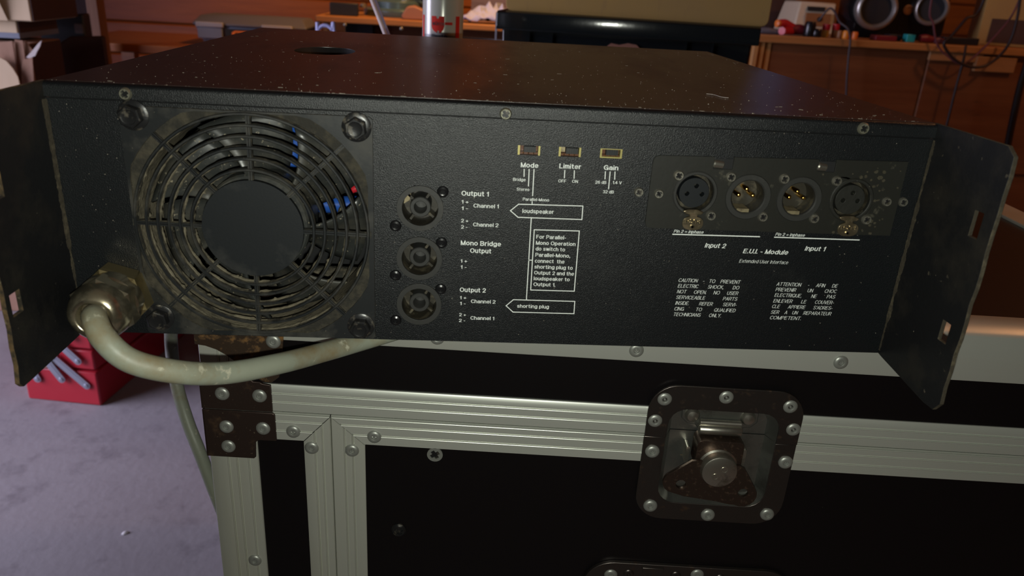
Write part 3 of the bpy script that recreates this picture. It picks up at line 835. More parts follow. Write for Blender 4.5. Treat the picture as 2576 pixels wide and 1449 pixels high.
# rear panel with all its openings
FX, FZ = .0924, .0612
SPK = [(.1758, .0747), (.1757, .0476), (.1758, .0217)]
SWS = [(at(1331, 379, 0), 0), (at(1434, 383, 0), 1), (at(1538, 387, 0), 2)]
holes = [circ(FX, FZ, .0572, 48)] + [circ(x, z, .0098, 28) for x, z in SPK]
for p, k in SWS:
    holes.append([(p.x - .0056, p.z - .0024), (p.x + .0056, p.z - .0024), (p.x + .0056, p.z + .0024), (p.x - .0056, p.z + .0024)])
XL_ = [(at(1747, 485, 0), 'f'), (at(1880, 494, 0), 'm'), (at(2008, 500, 0), 'm'), (at(2139, 502, 0), 'f')]
for p, k in XL_:
    holes.append(circ(p.x, p.z, .0100, 28))
am.part('rear_panel', MB().plate([[(.0, .0), (W, .0), (W, LIP - .0003), (0, LIP - .0003)]] + holes, .0004, .0020), 'panel')
am.part('cover_edge_shadow_gap', MB().box(.001, W - .001, .0022, .003, LIP - .002, LIP + .002), 'dark')
for px, py, mm in ((316, 236, 'dullscrew'), (1272, 286, 'dullscrew'), (2171, 323, 'dullscrew')):
    p = at(px, py, 0)
    am.part('cover_screw', screw_head(p.x, p.z, .0030, 0, .0016), [mm, 'bolt'])

# fan: guard, impeller, housing
y0 = -.0035
octo = []
for i in range(64):
    a = 2 * PI * i / 64
    sq = .0588
    r = min(sq * 1.0, .0560 / max(abs(math.cos(a)), abs(math.sin(a))) + .0)
    r = min(.0638, .0575 / max(abs(math.cos(a)), abs(math.sin(a))))
    octo.append((FX + r * math.cos(a), FZ + r * math.sin(a)))
mb = MB().plate([[(.0335, .0025), (.0348, .0012), (.1512, .0012), (.1525, .0025), (.1525, .1183), (.1512, .1196), (.0348, .1196), (.0335, .1183)], octo], -.0016, .0003, 0, 1)
guard = am.part('fan_guard', mb, ['plastic', 'dusty'], bevel=0)
am.part('fan_frame', MB().plate([rrect(FX - .0577, FX + .0577, FZ - .0577, FZ + .0577, .012), circ(FX, FZ, .0570, 48)], -.0002, .0006), 'dusty2')
mb = MB().plate([circ(FX, FZ, .0251, 64)], -.0030, -.0008)
am.part('guard_hub', mb, 'hub', guard, bevel=.0006)
rads = [.0302, .0357, .0411, .0466, .0520, .0574]
for r in rads:
    mb = MB()
    n = 72
    hw = .00078
    prof = [(r - hw, -.0004), (r - hw, .0026), (r - hw * .5, .0031), (r + hw * .5, .0031), (r + hw, .0026), (r + hw, -.0004)]
    vs, fs, mi = [], [], []
    for i in range(n):
        a = 2 * PI * i / n
        for q, h in prof:
            jr = q + (random.uniform(-.00022, .00022) if h < 0 else 0)
            vs.append((FX + jr * math.cos(a), -h, FZ + jr * math.sin(a)))
    k = len(prof)
    for i in range(n):
        for j in range(k):
            f = (i * k + j, i * k + (j + 1) % k, ((i + 1) % n) * k + (j + 1) % k, ((i + 1) % n) * k + j)
            mb.add([], [])
            fs.append((f, 1 if j in (0, 4, 5) else 0))
    mb.v = vs
    mb.f = [list(f) for f, q in fs]
    mb.m = [q for f, q in fs]
    am.part('guard_ring', mb, ['plastic', 'dusty'], guard)
    # ragged dust lying along the foot of the ring
    mb = MB()
    n_ = 220
    vs = []
    wa = .3
    for i in range(n_):
        a = 2 * PI * i / n_
        wa = min(1, max(0, wa + random.uniform(-.3, .3)))
        lw = .00075 * wa * wa + (.0006 if random.random() < .03 else 0)
        for rr_, yy in ((r - .0006, -.0010), (r - .0008 - lw * .5, -.0006), (r - .0008 - lw, .0004)):
            vs.append((FX + rr_ * math.cos(a), yy, FZ + rr_ * math.sin(a)))
    mb.add(vs, [(3 * i + q, 3 * i + q + 1, 3 * ((i + 1) % n_) + q + 1, 3 * ((i + 1) % n_) + q) for i in range(n_) for q in (0, 1)])
    o = am.part('dust_fringe', mb, 'dust', guard, smooth=0)
    o['kind'] = 'stuff'
for k in range(8):
    a = PI / 4 * k - .02
    mb = MB()
    for s in (-1, 1):
        mb.box(.0248, .0575 if k % 2 == 0 else .0638, -.0026, -.0002, -.0004 + s * .00055, .0004 + s * .00055, 0)
    mb.box(.0248, .0575 if k % 2 == 0 else .0638, -.0016, .0004, -.0011, .0011, 1)
    if k in (4, 0):
        mb.box(.0570, .0590, -.0018, .0004, -.0018, .0018, 1)
    mb.xf(Matrix.Translation((FX, 0, FZ)) @ Matrix.Rotation(-a, 4, 'Y'))
    am.part('guard_spoke', mb, ['plastic', 'dusty'], guard)
mb = MB().lathe([(.0585, -.0004), (.0585, -.036), (.0572, -.036), (.0572, -.0004)], (FX, 0, FZ), n=48)
mb.f = [f for f in mb.f if len(f) == 4]
mb.m = mb.m[:len(mb.f)]
am.part('fan_housing', mb, 'dust')
fan = am.part('fan_rotor', MB().lathe([(.0265, -.030), (.0265, -.0058), (.0255, -.0048), (.002, -.0048), (.0002, -.0048)], (FX, 0, FZ), n=40), 'blade')
for k in range(7):
    mb = MB()
    vs, fs = [], []
    nr, nc = 8, 7
    for i in range(nr + 1):
        r = .0255 + (.0540 - .0255) * i / nr
        half = .315 + .08 * i / nr
        for j in range(nc + 1):
            t = j / nc * 2 - 1
            ang = 2 * PI * k / 7 + .54 + t * half + .25 * (i / nr) ** 1.3
            yy = .0175 - t * (.0115 - .003 * i / nr) + .0018 * (1 - t * t)
            vs.append((FX + r * math.cos(ang), yy, FZ + r * math.sin(ang)))
    for i in range(nr):
        for j in range(nc):
            a_ = i * (nc + 1) + j
            fs.append((a_, a_ + 1, a_ + nc + 2, a_ + nc + 1))
    mb.add(vs, fs)
    o = am.part('fan_blade', mb, 'blade', fan, smooth=60)
    md = o.modifiers.new('t', 'SOLIDIFY')
    md.thickness = .0014
# what shows between the blades
def inside(name, p0, p1, r, m):
    am.part(name, MB().lathe([(r * .8, 0), (r, .001), (r, (Vector(p1) - Vector(p0)).length - .001), (r * .8, (Vector(p1) - Vector(p0)).length)], p0, Vector(p1) - Vector(p0), 20), m)
a, b = at(760, 300, .036), at(730, 395, .036)
inside('capacitor', (a.x, a.y, a.z + .002), (b.x, b.y, b.z - .004), .0050, 'bluecap')
a, b = at(800, 515, .050), at(935, 512, .050)
inside('capacitor', (a.x, a.y, a.z), (b.x + .004, b.y, b.z), .0048, 'bluecap')
a, b = at(860, 520, .045), at(852, 545, .045)
inside('wire_terminal', a, b, .0014, 'nickel')
a, b = at(905, 470, .040), at(880, 480, .040)
inside('red_wire', a, b, .0020, 'redplastic')
a, b = at(610, 760, .048), at(700, 690, .048)
inside('heatsink_bar', (FX - .05, .056, .012), (FX + .05, .056, .012), .008, 'dusty')
am.part('inner_baffle', MB().box(.02, .17, .10, .104, .004, .118), 'dark')
# bolts of the guard
def hexn(r, h, c, mb, a0=0, ch=.0004):
    mb.lathe([(r, 0), (r, h - ch), (r - ch * 1.5, h), (.0002, h)], c, n=6, a0=a0)
for px, py, a0 in ((335, 290, .2), (897, 320, .1), (403, 798, .15), (908, 820, .5)):
    p = at(px, py, -.002)
    mb = MB()
    mb.lathe([(.0072, 0), (.0072, .0009), (.0064, .0013), (.0048, .0016)], (p.x, -.0014, p.z), n=32)
    hexn(.0054, .0052, (p.x, -.0026, p.z), mb, a0)
    mb.lathe([(.0036, .0052), (.0034, .0056), (.0028, .0054), (.0002, .0054)], (p.x, -.0026, p.z), n=20)
    am.part('guard_bolt', mb, 'bolt', smooth=25)

# loudspeaker outputs: flange ring, cup, centre post, two screws each
for k, (x, z) in enumerate(SPK):
    mb = MB().plate([circ(x, z, .0119, 40), circ(x, z, .0091, 40)], -.0008, .0006)
    so = am.part('output_socket', mb, 'sockring', bevel=.0004)
    mb = MB().lathe([(.0092, .0004), (.0092, -.014), (.0001, -.014)], (x, 0, z), n=32, cap=False)
    am.part('socket_cup', mb, 'cup', so)
    mb = MB().lathe([(.0054, -.0138), (.0054, -.0022), (.0050, -.0018), (.0034, -.0018), (.0031, -.0024), (.0031, -.012), (.0002, -.012)], (x, 0, z), n=24)
    am.part('socket_core', mb, 'sockring', so)
    mb = MB()
    for a in (.7, 2.2, 3.9, 5.3):
        st = len(mb.v)
        mb.box(.0054, .0088, .004, .012, -.0006, .0006)
        mb.xf(Matrix.Translation((x, 0, z)) @ Matrix.Rotation(a, 4, 'Y'), st)
    am.part('socket_key', mb, 'cup', so)
    if k == 0:
        am.part('bare_contact', MB().prism([(x - .0086, .004, z + .0010), (x - .0078, .004, z + .0048), (x - .0048, .004, z + .0070), (x - .0056, .004, z + .0030)], [(x - .0086, .009, z + .0010), (x - .0078, .009, z + .0048), (x - .0048, .009, z + .0070), (x - .0056, .009, z + .0030)]), 'tan', so)
    for dx, dz in ((.0113, .0091), (-.0124, -.0098)):
        mb = MB().lathe([(.0030, -.0002), (.0030, .0006), (.0026, .0014), (.0017, .0018), (.0012, .0017), (.0011, .0010), (.0002, .0010)], (x + dx, .0004, z + dz), n=20)
        am.part('socket_screw', mb, 'black')

# slide switches
for p, k in SWS:
    x, z = p.x, p.z
    hw, hh = .0056, .0024
    mb = MB().plate([[(x - hw, z - hh), (x + hw, z - hh), (x + hw, z + hh), (x - hw, z + hh)], [(x - hw + .0010, z - hh + .0006), (x + hw - .0009, z - hh + .0006), (x + hw - .0009, z + hh - .0005), (x - hw + .0010, z + hh - .0005)]], .0010, .0050)
    if k < 2:
        mb = MB().box(x - hw, x - hw + .0011, .0010, .0050, z - hh, z + hh).box(x + hw - .0009, x + hw, .0010, .0050, z - hh, z + hh)
    sw = am.part('slide_switch', mb, 'yellowbrass')
    mb = MB().box(x - hw, x + hw, .0062, .0070, z - hh, z + hh)
    mb.box(x - hw, x + hw, .0030, .0066, z - hh, z - hh + .0011)
    am.part('switch_base', mb, 'amber', sw)
    sx = (.0006, .0013, .0008)[k]
    mb = MB().box(x + sx - .0030, x + sx + .0030, .0022, .0060, z - .0013, z + .0016)
    for i in range(5):
        xx = x + sx - .0022 + i * .0011
        mb.box(xx - .0002, xx + .0002, .0017, .0024, z - .0012, z + .0015)
    am.part('switch_slider', mb, 'plastic', sw)
    if k == 1:
        mb = MB().box(x - hw + .0010, x - hw + .0034, .0028, .0050, z - .0004, z + hh - .0004)
        am.part('bare_contact', mb, 'tan', sw)
    mb = MB()
    for i in range(3):
        mb.lathe([(.0004, 0), (.0003, .0006), (.0001, .0007)], (x - .0026 + i * .0026, .0030, z - hh + .0006), n=8)
    am.part('switch_contact', mb, 'gold', sw)

# input module
PT, PB, PL, PR = .1072, .0682, .2920, .4240
out = [(PL + .0022, PB)] + [(PR, PB), (PR, .1100), (.3905, .1100)]
tabs = []
def zt(x):
    return PT + (x - PL) / (PR - PL) * .0024
n1a, n1b = at(1796, 400, 0), at(1846, 400, 0)
n2a, n2b = at(2057, 412, 0), at(2102, 412, 0)
bz1, bz2 = at(1820, 425, 0).z, at(2080, 432, 0).z
PBL, PBR = at(1660, 574.5, -.0009).z, at(2150, 590.5, -.0009).z
PBR = PBL + (PBR - PBL) * (PR - PL) / (at(2150, 590, 0).x - PL)
out = [(PL + .0024, PBL), (PR, PBR), (PR, zt(PR)), (n2b.x, zt(n2b.x)), (n2b.x, bz2), (n2a.x, bz2), (n2a.x, zt(n2a.x)), (n1b.x, zt(n1b.x)), (n1b.x, bz1), (n1a.x, bz1), (n1a.x, zt(n1a.x)),
       (PL + .0030, zt(PL)), (PL + .0012, zt(PL) - .0006), (PL + .0003, zt(PL) - .0022), (PL, zt(PL) - .004), (PL, PBL + .0026), (PL + .0008, PBL + .0006)]
xh = [circ(p.x, p.z, .0100, 32) for p, k in XL_]
plate = am.part('input_plate', MB().plate([out] + xh, -.0009, .0003), ['plate'], bevel=.0003)
mb = MB()
for k in range(60):
    cx, cz = random.gauss(.4085, .008), random.gauss(.0985, .006)
    if k > 42:
        cx, cz = random.gauss(.404, .009), random.gauss(.076, .003)
    if not (PL < cx < PR - .002 and PB + .002 < cz < .107) or min(math.hypot(cx - p.x, cz - p.z) for p, q in XL_) < .0125:
        continue
    r = random.uniform(.0003, .0010)
    ptz = [(cx + r * random.uniform(.75, 1.25) * math.cos(a), cz + r * random.uniform(.7, 1.2) * math.sin(a)) for a in [2 * PI * i / 12 for i in range(12)]]
    mb.plate([ptz], -.0010 - .00001 * k, -.0008)
o = am.part('dirt_crust', mb, 'crust')
o['kind'] = 'stuff'
for a, b, bz in ((n1a, n1b, bz1), (n2a, n2b, bz2)):
    mb = MB().lathe([(.0020, 0), (.0024, .0006), (.0022, (b.x - a.x) * .5), (.0006, (b.x - a.x) * .62)], (a.x, .0006, bz + .0026), (1, 0, -.12), 16)
    am.part('spring_clip', mb, 'chrome')
    am.part('clip_pocket', MB().box(a.x, b.x, .0000, .0008, bz, bz + .0052), 'dark')
for k, (p, kd) in enumerate(XL_):
    x, z = p.x, p.z
    prof = [(.0116, -.0001), (.0116, .0014), (.0111, .0019), (.0101, .0019), (.0097, .0015), (.0097, -.0006)] if kd == 'f' else [(.0120, -.0001), (.0120, .0010), (.0116, .0016), (.0092, .0016), (.0086, .0010), (.0085, -.0006)]
    vs = MB().lathe(prof + [prof[0]], (x, 0, z), n=40)
    vs.f = [f for f in vs.f if len(f) == 4]
    vs.m = vs.m[:len(vs.f)]
    so = am.part('input_socket', vs, 'sockring' if k < 3 else 'plate_dirty')
    if kd == 'f':
        am.part('socket_cup', MB().lathe([(.0098, .0004), (.0098, -.006), (.0001, -.006)], (x, 0, z), n=32, cap=False), 'cup', so)
        pins = [(x + .0006, z + .0036), (x - .0038, z - .0006), (x + .0040, z - .0006)]
        mb = MB().plate([circ(x - .0002, z, .0078, 36)] + [circ(a, b, .0012, 14) for a, b in pins], -.0002, .005)
        am.part('socket_insert', mb, 'hub' if k == 0 else 'plate_dirty', so, bevel=.0003)
        # release tab: neck and oval thumb plate with raised letters
        mb = MB().plate([[(x - .0058, z - .0088), (x - .0030, z - .0080), (x + .0020, z - .0078), (x + .0052, z - .0092), (x + .0040, z - .0104), (x + .0022, z - .0106), (x + .0022, z - .0118), (x - .0018, z - .0118), (x - .0020, z - .0106), (x - .0045, z - .0100)]], -.0042, -.0022)
        am.part('tab_neck', mb, 'bronze', so, bevel=.0004)
        tz = z - .0150
        mb = MB().plate([[(x + .0001 + .0054 * math.copysign(abs(math.cos(a)) ** .75, math.cos(a)), tz + .0036 * math.copysign(abs(math.sin(a)) ** .85, math.sin(a))) for a in [2 * PI * i / 28 for i in range(28)]]], -.0046, -.0034)
        am.part('release_tab', mb, 'bronze', so, bevel=.0004)
        mb = MB()
        g = glyphs('PUSH', .03)
        wd = g[0][:, 0].max()
        pts = [(x + .0040 - v[0] / wd * .0078, tz + .0024 - v[1] * .0024) for v in g[0]]
        mb.add([(q[0], -.0053, q[1]) for q in pts], g[1])
        mb.add([(q[0], -.0046, q[1]) for q in pts], g[1])
        nb = len(pts)
        from collections import Counter
        ec = Counter()
        for f in g[1]:
            for i in range(len(f)):
                ec[tuple(sorted((f[i], f[(i + 1) % len(f)])))] += 1
        mb.add([(q[0], -.0053, q[1]) for q in pts] + [(q[0], -.0046, q[1]) for q in pts], [(a, b, nb + b, nb + a) for (a, b), c in ec.items() if c == 1])
        mb.lathe([(.0012, 0), (.0012, .0008), (.0007, .0008), (.0006, .0002)], (x, -.0044, tz - .0018), n=14)
        am.part('raised_lettering', mb, 'nickel', so, smooth=0)
    else:
        am.part('socket_cup', MB().lathe([(.0086, .0004), (.0086, -.0105), (.0001, -.0105)], (x, 0, z), n=32, cap=False), 'cup', so)
        for a, b in ((x + .0004, z + .0030), (x - .0034, z - .0003), (x + .0042, z - .0003)):
            am.part('contact_pin', MB().lathe([(.0011, 0), (.0011, .0072), (.0008, .0080), (.0002, .0083)], (a, .0105, b), n=14), 'gold', so)
        mb = MB().box(x - .0045, x + .0020, -.0002, .0095, z - .0084, z - .0066)
        am.part('key_strip', mb, 'tan', so)
SCP = [(1706, 440), (1787, 541), (1837, 444), (1917, 544), (1971, 449), (2046, 548), (2103, 454), (2177, 551)]
for px, py in SCP:
    p = at(px, py, 0)
    am.part('socket_screw', screw_head(p.x, p.z, .0027, -.0008, .0014), ['zinc', 'bolt'])
for px, py, yy in ((1607, 483, 0), (1656, 486, -.0008), (2228, 506, -.0008), (2271, 508, 0)):
    p = at(px, py, 0)
    am.part('plate_screw', screw_head(p.x, p.z, .0025, yy, .0014), ['zinc', 'bolt'])

# cable gland and mains cable
gx, gz = .0224, .0236
mb = MB()
hexn(.0172, .012, (gx - .0004, 0, gz - .0004), mb, .25, .0012)
am.part('gland_nut', mb, 'brass', smooth=25)
mb = MB()
mb.lathe([(.0152, .010), (.0150, .0165), (.0140, .0175)], (gx, 0, gz), n=40)
hexn(.0162, .0095, (gx, -.0150, gz), mb, .05, .0014)
am.part('gland_collar', mb, 'nickel', smooth=25)
mb = MB().lathe([(.0146, .0235), (.0142, .0275), (.0128, .0315), (.0105, .0340), (.0085, .0345), (.0074, .0335), (.0070, .0290)], (gx, 0, gz), n=40)
am.part('gland_dome', mb, 'nickel', smooth=60)
cp = [(gx, -.012, gz), (gx, -.028, gz)]
for px, py, y in ((238, 802, -.043), (262, 852, -.052), (330, 908, -.0535), (450, 936, -.046), (570, 938, -.029), (700, 915, -.006), (820, 884, .022), (935, 851, .044)):
    p = at(px, py, y)
    cp.append(p)
cp += [(.170, .0480, -.0135), (.184, .0475, -.0095), (.192, .0440, -.0072), (.184, .0400, -.0064), (.150, .0395, -.0062), (.100, .0410, -.0062), (.045, .0440, -.0064), (.016, .054, -.0075), (.002, .085, -.012), (-.012, .160, -.040)]
for px, py, y in ((430, 835, .27), (441, 950, .26), (472, 1060, .24), (528, 1205, .225)):
    cp.append(at(px, py, y))
cp += [(.012, .21, -.42), (.012, .22, -.62), (-.02, .26, -.76), (-.10, .36, -.794), (-.22, .42, -.794)]
am.part('mains_cable', MB().tube(cp, .00575, 16, sub=10), 'cable', smooth=60)

# rack ears: folded side plates that stand out towards the viewer
def ear(x0, x1, right):
    s = 1 if right else -1
    xo = x0 if right else x1
    # outline in (y, z), tapering, ragged outer edge
    rnd = random.Random(3 if right else 5)
    zt_, zb = .1292, .0004
    ol = [(.004, zb), (.004, zt_), (-.054, zt_), (-.0595, .1255)]
    m_ = 14
    for i in range(1, m_):
        ol.append((-.0600 + rnd.uniform(-.0005, .0007), .1255 - (.1255 - .003) * i / m_))
    if right:
        ol += [(-.0602, .0025), (-.0560, -.0030), (-.0480, -.0035), (-.004, -.0005)]
    else:
        ol += [(-.0615, .0030), (-.0590, .0002), (-.0540, 0)]
    if right:
        hs = [[(-.0450, .0850), (-.0515, .0850), (-.0515, .0975), (-.0450, .0975)], [(-.0450, .0310), (-.0515, .0310), (-.0515, .0415), (-.0450, .0415)]]
    else:
        hs = [[(-.0450, .0860), (-.0520, .0860), (-.0520, .0970), (-.0450, .0970)], [(-.0480, .0335), (-.0560, .0335), (-.0560, .0440), (-.0480, .0440)]]
    mb = MB().plate([ol] + hs, x0, x1, 0, 1)
    mb.v = [(y, x, z) for x, y, z in mb.v]
    return am.part('rack_ear', mb, ['ear', 'seam' if right else 'rustedge'], bevel=.0003)
eL = ear(-.0022, 0.0, False)
eR = ear(W, W + .0022, True)
# caked dirt along the folds and the outer edges
for nm, x, sgn, ee in (('l', 0, 1, eL), ('r', W, -1, eR)):
    mb = MB()
    n_ = 150
    vs = []
    wa = .4
    for i in range(n_ + 1):
        z = .002 + .119 * i / n_
        wa = min(1, max(.1, wa + random.uniform(-.22, .22)))
        wv = .0009 * wa * (1 if nm == 'l' else .7)
        vs += [(x, -.0006 - .0022 * wa, z), (x + sgn * wv * .35, -.0006 - .0008 * wa, z), (x + sgn * wv, .0003, z)]
    mb.add(vs, [(3 * i + q, 3 * i + q + 1, 3 * i + q + 4, 3 * i + q + 3) for i in range(n_) for q in (0, 1)])
    am.part('dirt_seam', mb, 'seam', ee, smooth=60)['kind'] = 'stuff'

# printed legends
TX = []
def line_px(s, l, r, bl, S, cap, bold=.012, shear=0, j=False):
    a = at(S[0] + l / S[2], S[1] + bl / S[2], 0)
    # the baseline is level on the panel: take the left end's height
    lo, hi = a.x, None
    q = at(S[0] + r / S[2], S[1] + bl / S[2], 0)
    for it_ in range(3):
        d = FW.dot(Vector((q.x, 0, a.z)) - CAMP)
        v = Vector((q.x, 0, a.z)) - CAMP
        py = 724.5 - FPX * UP.dot(v) / d
        q = at(S[0] + r / S[2], py, 0)
    am.part('printed_text', text_mb(s, a.x, q.x, a.z, cap, bold, shear, j, y=.00010), 'print', smooth=0)
A_, B_, C_, D_ = (940, 340, 3.903), (940, 560, 3.903), (1580, 340, 3.386), (1560, 560, 3.301)
for s, l, r, b, S, cap, bd in (
        ('Mode', 1443, 1617, 316, A_, .0025, .018), ('Limiter', 1822, 2035, 326, A_, .0025, .018), ('Gain', 2258, 2400, 341, A_, .0025, .018),
        ('Bridge', 1368, 1492, 449, A_, .0016, .012), ('Stereo', 1404, 1527, 545, A_, .0016, .012), ('Parallel-Mono', 1464, 1722, 643, A_, .0016, .012),
        ('OFF', 1812, 1888, 464, A_, .0016, .012), ('ON', 1947, 2005, 468, A_, .0016, .012),
        ('26 dB', 2175, 2283, 476, A_, .0016, .012), ('1.4 V', 2345, 2435, 480, A_, .0016, .012), ('32 dB', 2250, 2357, 570, A_, .0016, .012),
        ('Output 1', 862, 1130, 594, A_, .0026, .018), ('1 +', 862, 932, 672, A_, .0019, .014), ('1 -', 862, 925, 735, A_, .0019, .014), ('Channel 1', 980, 1228, 711, A_, .0021, .014),
        ('2 +', 857, 929, 857, A_, .0019, .014), ('2 -', 857, 920, 918, A_, .0019, .014), ('Channel 2', 976, 1224, 896, A_, .0021, .014),
        ('loudspeaker', 1460, 1767, 764, A_, .0022, .014),
        ('For Parallel-', 1596, 1888, 1016, A_, .0021, .014), ('Mono Operation', 1592, 1980, 1076, A_, .0021, .014), ('do switch to', 1590, 1878, 1133, A_, .0021, .014),
        ('Parallel-Mono,', 1587, 1930, 1193, A_, .0021, .014), ('connect  the', 1582, 1873, 1252, A_, .0021, .014), ('shorting plug to', 1578, 1953, 1310, A_, .0021, .014),
        ('Output 2 and the', 1575, 1966, 1368, A_, .0021, .014), ('loudspeaker to', 1571, 1923, 1425, A_, .0021, .014), ('Output 1.', 1568, 1782, 623, B_, .0021, .014),
        ('Mono Bridge', 854, 1250, 1080, A_, .0026, .018), ('Output', 946, 1153, 1156, A_, .0026, .018), ('1 +', 852, 918, 1252, A_, .0019, .014), ('1 -', 852, 912, 1311, A_, .0019, .014),
        ('Output 2', 845, 1100, 681, B_, .0026, .018), ('1 +', 845, 910, 753, B_, .0019, .014), ('1 -', 845, 903, 810, B_, .0019, .014), ('Channel 2', 955, 1195, 790, B_, .0021, .014),
        ('2 +', 838, 906, 920, B_, .0019, .014), ('2 -', 836, 898, 976, B_, .0019, .014), ('Channel 1', 950, 1183, 953, B_, .0021, .014),
        ('shorting plug', 1408, 1720, 836, B_, .0021, .014)):
    line_px(s, l, r, b, S, cap, bd)
for s, l, r, b, S, cap, bd in (
        ('Pin 2 = inphase', 388, 642, 831, C_, .0017, .012), ('Pin 2 = inphase', 1253, 1505, 857, C_, .0017, .012),
        ('Input 2', 651, 833, 958, C_, .0026, .016), ('E.U.I. - Module', 976, 1362, 1006, C_, .0026, .016), ('Input 1', 1503, 1683, 984, C_, .0026, .016),
        ('Extended User Interface', 945, 1362, 1086, C_, .0020, 0)):
    line_px(s, l, r, b, S, cap, bd, .22)
for s, l, r, b in (('CAUTION - TO PREVENT', 485, 1000, 493), ('ELECTRIC SHOCK, DO', 478, 988, 540), ('NOT OPEN. NO USER', 471, 980, 587), ('SERVICEABLE PARTS', 464, 973, 634),
                   ('INSIDE. REFER SERVI-', 457, 965, 682), ('CING TO QUALIFIED', 450, 957, 730), ('TECHNICIANS ONLY.', 445, 836, 776),
                   ('ATTENTION - AFIN DE', 1297, 1806, 525), ('PREVENIR UN CHOC', 1289, 1797, 570), ('ELECTRIQUE, NE PAS', 1281, 1785, 616), ('ENLEVER LE COUVER-', 1270, 1773, 664),
                   ("CLE APPIERE S'ADRES-", 1261, 1762, 710), ('SER A UN REPARATEUR', 1251, 1752, 757), ('COMPETENT.', 1243, 1500, 803)):
    line_px(s, l, r, b, D_, .0021, .003, .2, ' ' in s)
def rule(S, pts, close=False, wd=.00022):
    P = [at(S_[0] + x / S_[2], S_[1] + y / S_[2], 0) for x, y, S_ in pts] if len(pts[0]) == 3 else [at(S[0] + x / S[2], S[1] + y / S[2], 0) for x, y in pts]
    if close:
        P.append(P[0])
    mb = MB()
    for li, (a, b) in enumerate(zip(P[:-1], P[1:])):
        d = (b - a).normalized()
        nn = Vector((-d.z, 0, d.x)) * wd
        e = d * wd
        q = [a - e + nn, b + e + nn, b + e - nn, a - e - nn]
        mb.add([(v.x, .00018 + .00002 * li, v.z) for v in q], [(0, 1, 2, 3)])
    am.part('printed_line', mb, 'print', smooth=0)
for l in (((1478, 337), (1477, 405)), ((1527, 337), (1520, 500)), ((1575, 337), (1561, 595)), ((1557, 655), (1556, 680)),
          ((1877, 347), (1873, 420)), ((1971, 350), (1968, 424)), ((2276, 360), (2272, 430)), ((2322, 362), (2307, 528)), ((2370, 362), (2367, 434)), ((1524, 1228), (1556, 1229))):
    rule(A_, l)
rule(A_, ((1343, 743), (1423, 679), (2055, 697), (2045, 830), (1418, 808)), True)
rule(None, ((1577, 930, A_), (2020, 942, A_), (1970, 675, B_), (1542, 663, B_)), True)
rule(None, ((1548, 811, A_), (1500, 758, B_)))
rule(B_, ((1300, 818), (1372, 758), (1975, 775), (1967, 896), (1368, 880)), True)
rule(C_, ((382, 845), (1120, 866)), wd=.00028)
rule(C_, ((1250, 870), (1970, 894)), wd=.00028)

# loose grit and lint on the cover and along its edges
mb = MB()
rg = random.Random(11)
for i in range(620):
    x = rg.uniform(.004, W - .004)
    y = DD * rg.random() ** 2.2 if rg.random() < .8 else rg.random() * DD
    y = max(.0045, y)
    if ((x - scx) / srx) ** 2 + ((y - scy) / sry) ** 2 < 1.3:
        continue
    r = rg.uniform(.00010, .00026) * (1.6 if rg.random() < .06 else 1)
    if rg.random() < .12:
        a = rg.uniform(-.5, .5)
        l_ = rg.uniform(.0008, .003)
        mb.tube([(x, y, HH + .0001), (x + l_ * math.cos(a), y + l_ * math.sin(a), HH + .00012)], .00008, 4, sub=1)
        continue
    vs = [(x + r, y, HH), (x, y + r, HH), (x - r, y, HH), (x, y - r, HH), (x, y, HH + r * 1.3)]
    mb.add(vs, [(0, 1, 4), (1, 2, 4), (2, 3, 4), (3, 0, 4)])
for i in range(170):
    x, z = rg.uniform(.003, W - .003), rg.uniform(.003, LIP + .004)
    if rg.random() < .5:
        x = rg.choice((rg.uniform(.003, .035), rg.uniform(.30, W - .003)))
    if math.hypot(x - FX, z - FZ) < .065 or any(math.hypot(x - p.x, z - p.z) < .013 for p, q in XL_) or any(math.hypot(x - a, z - b) < .014 for a, b in SPK):
        continue
    r = rg.uniform(.00012, .00028)
    mb.add([(x + r, .0001, z), (x, .0001, z + r), (x - r, .0001, z), (x, .0001, z - r), (x, -r - .0008 * (PL < x < PR and PB < z < .107), z)], [(0, 1, 4), (1, 2, 4), (2, 3, 4), (3, 0, 4)])
am.part('dust_grit', mb, 'grit', smooth=0)['kind'] = 'stuff'

# ------------------------------------------------------------------ thread on the amplifier
pts = [at(px, py, HH + .0005, (0, 0, 1)) for px, py in ((1777, 236), (1795, 238), (1815, 244), (1833, 246))]
single('thread', MB().tube([(p - pts[0])[:] for p in pts], .00013, 6), 'paper', 'pale curved thread lying on the amplifier top', 'thread', pts[0])

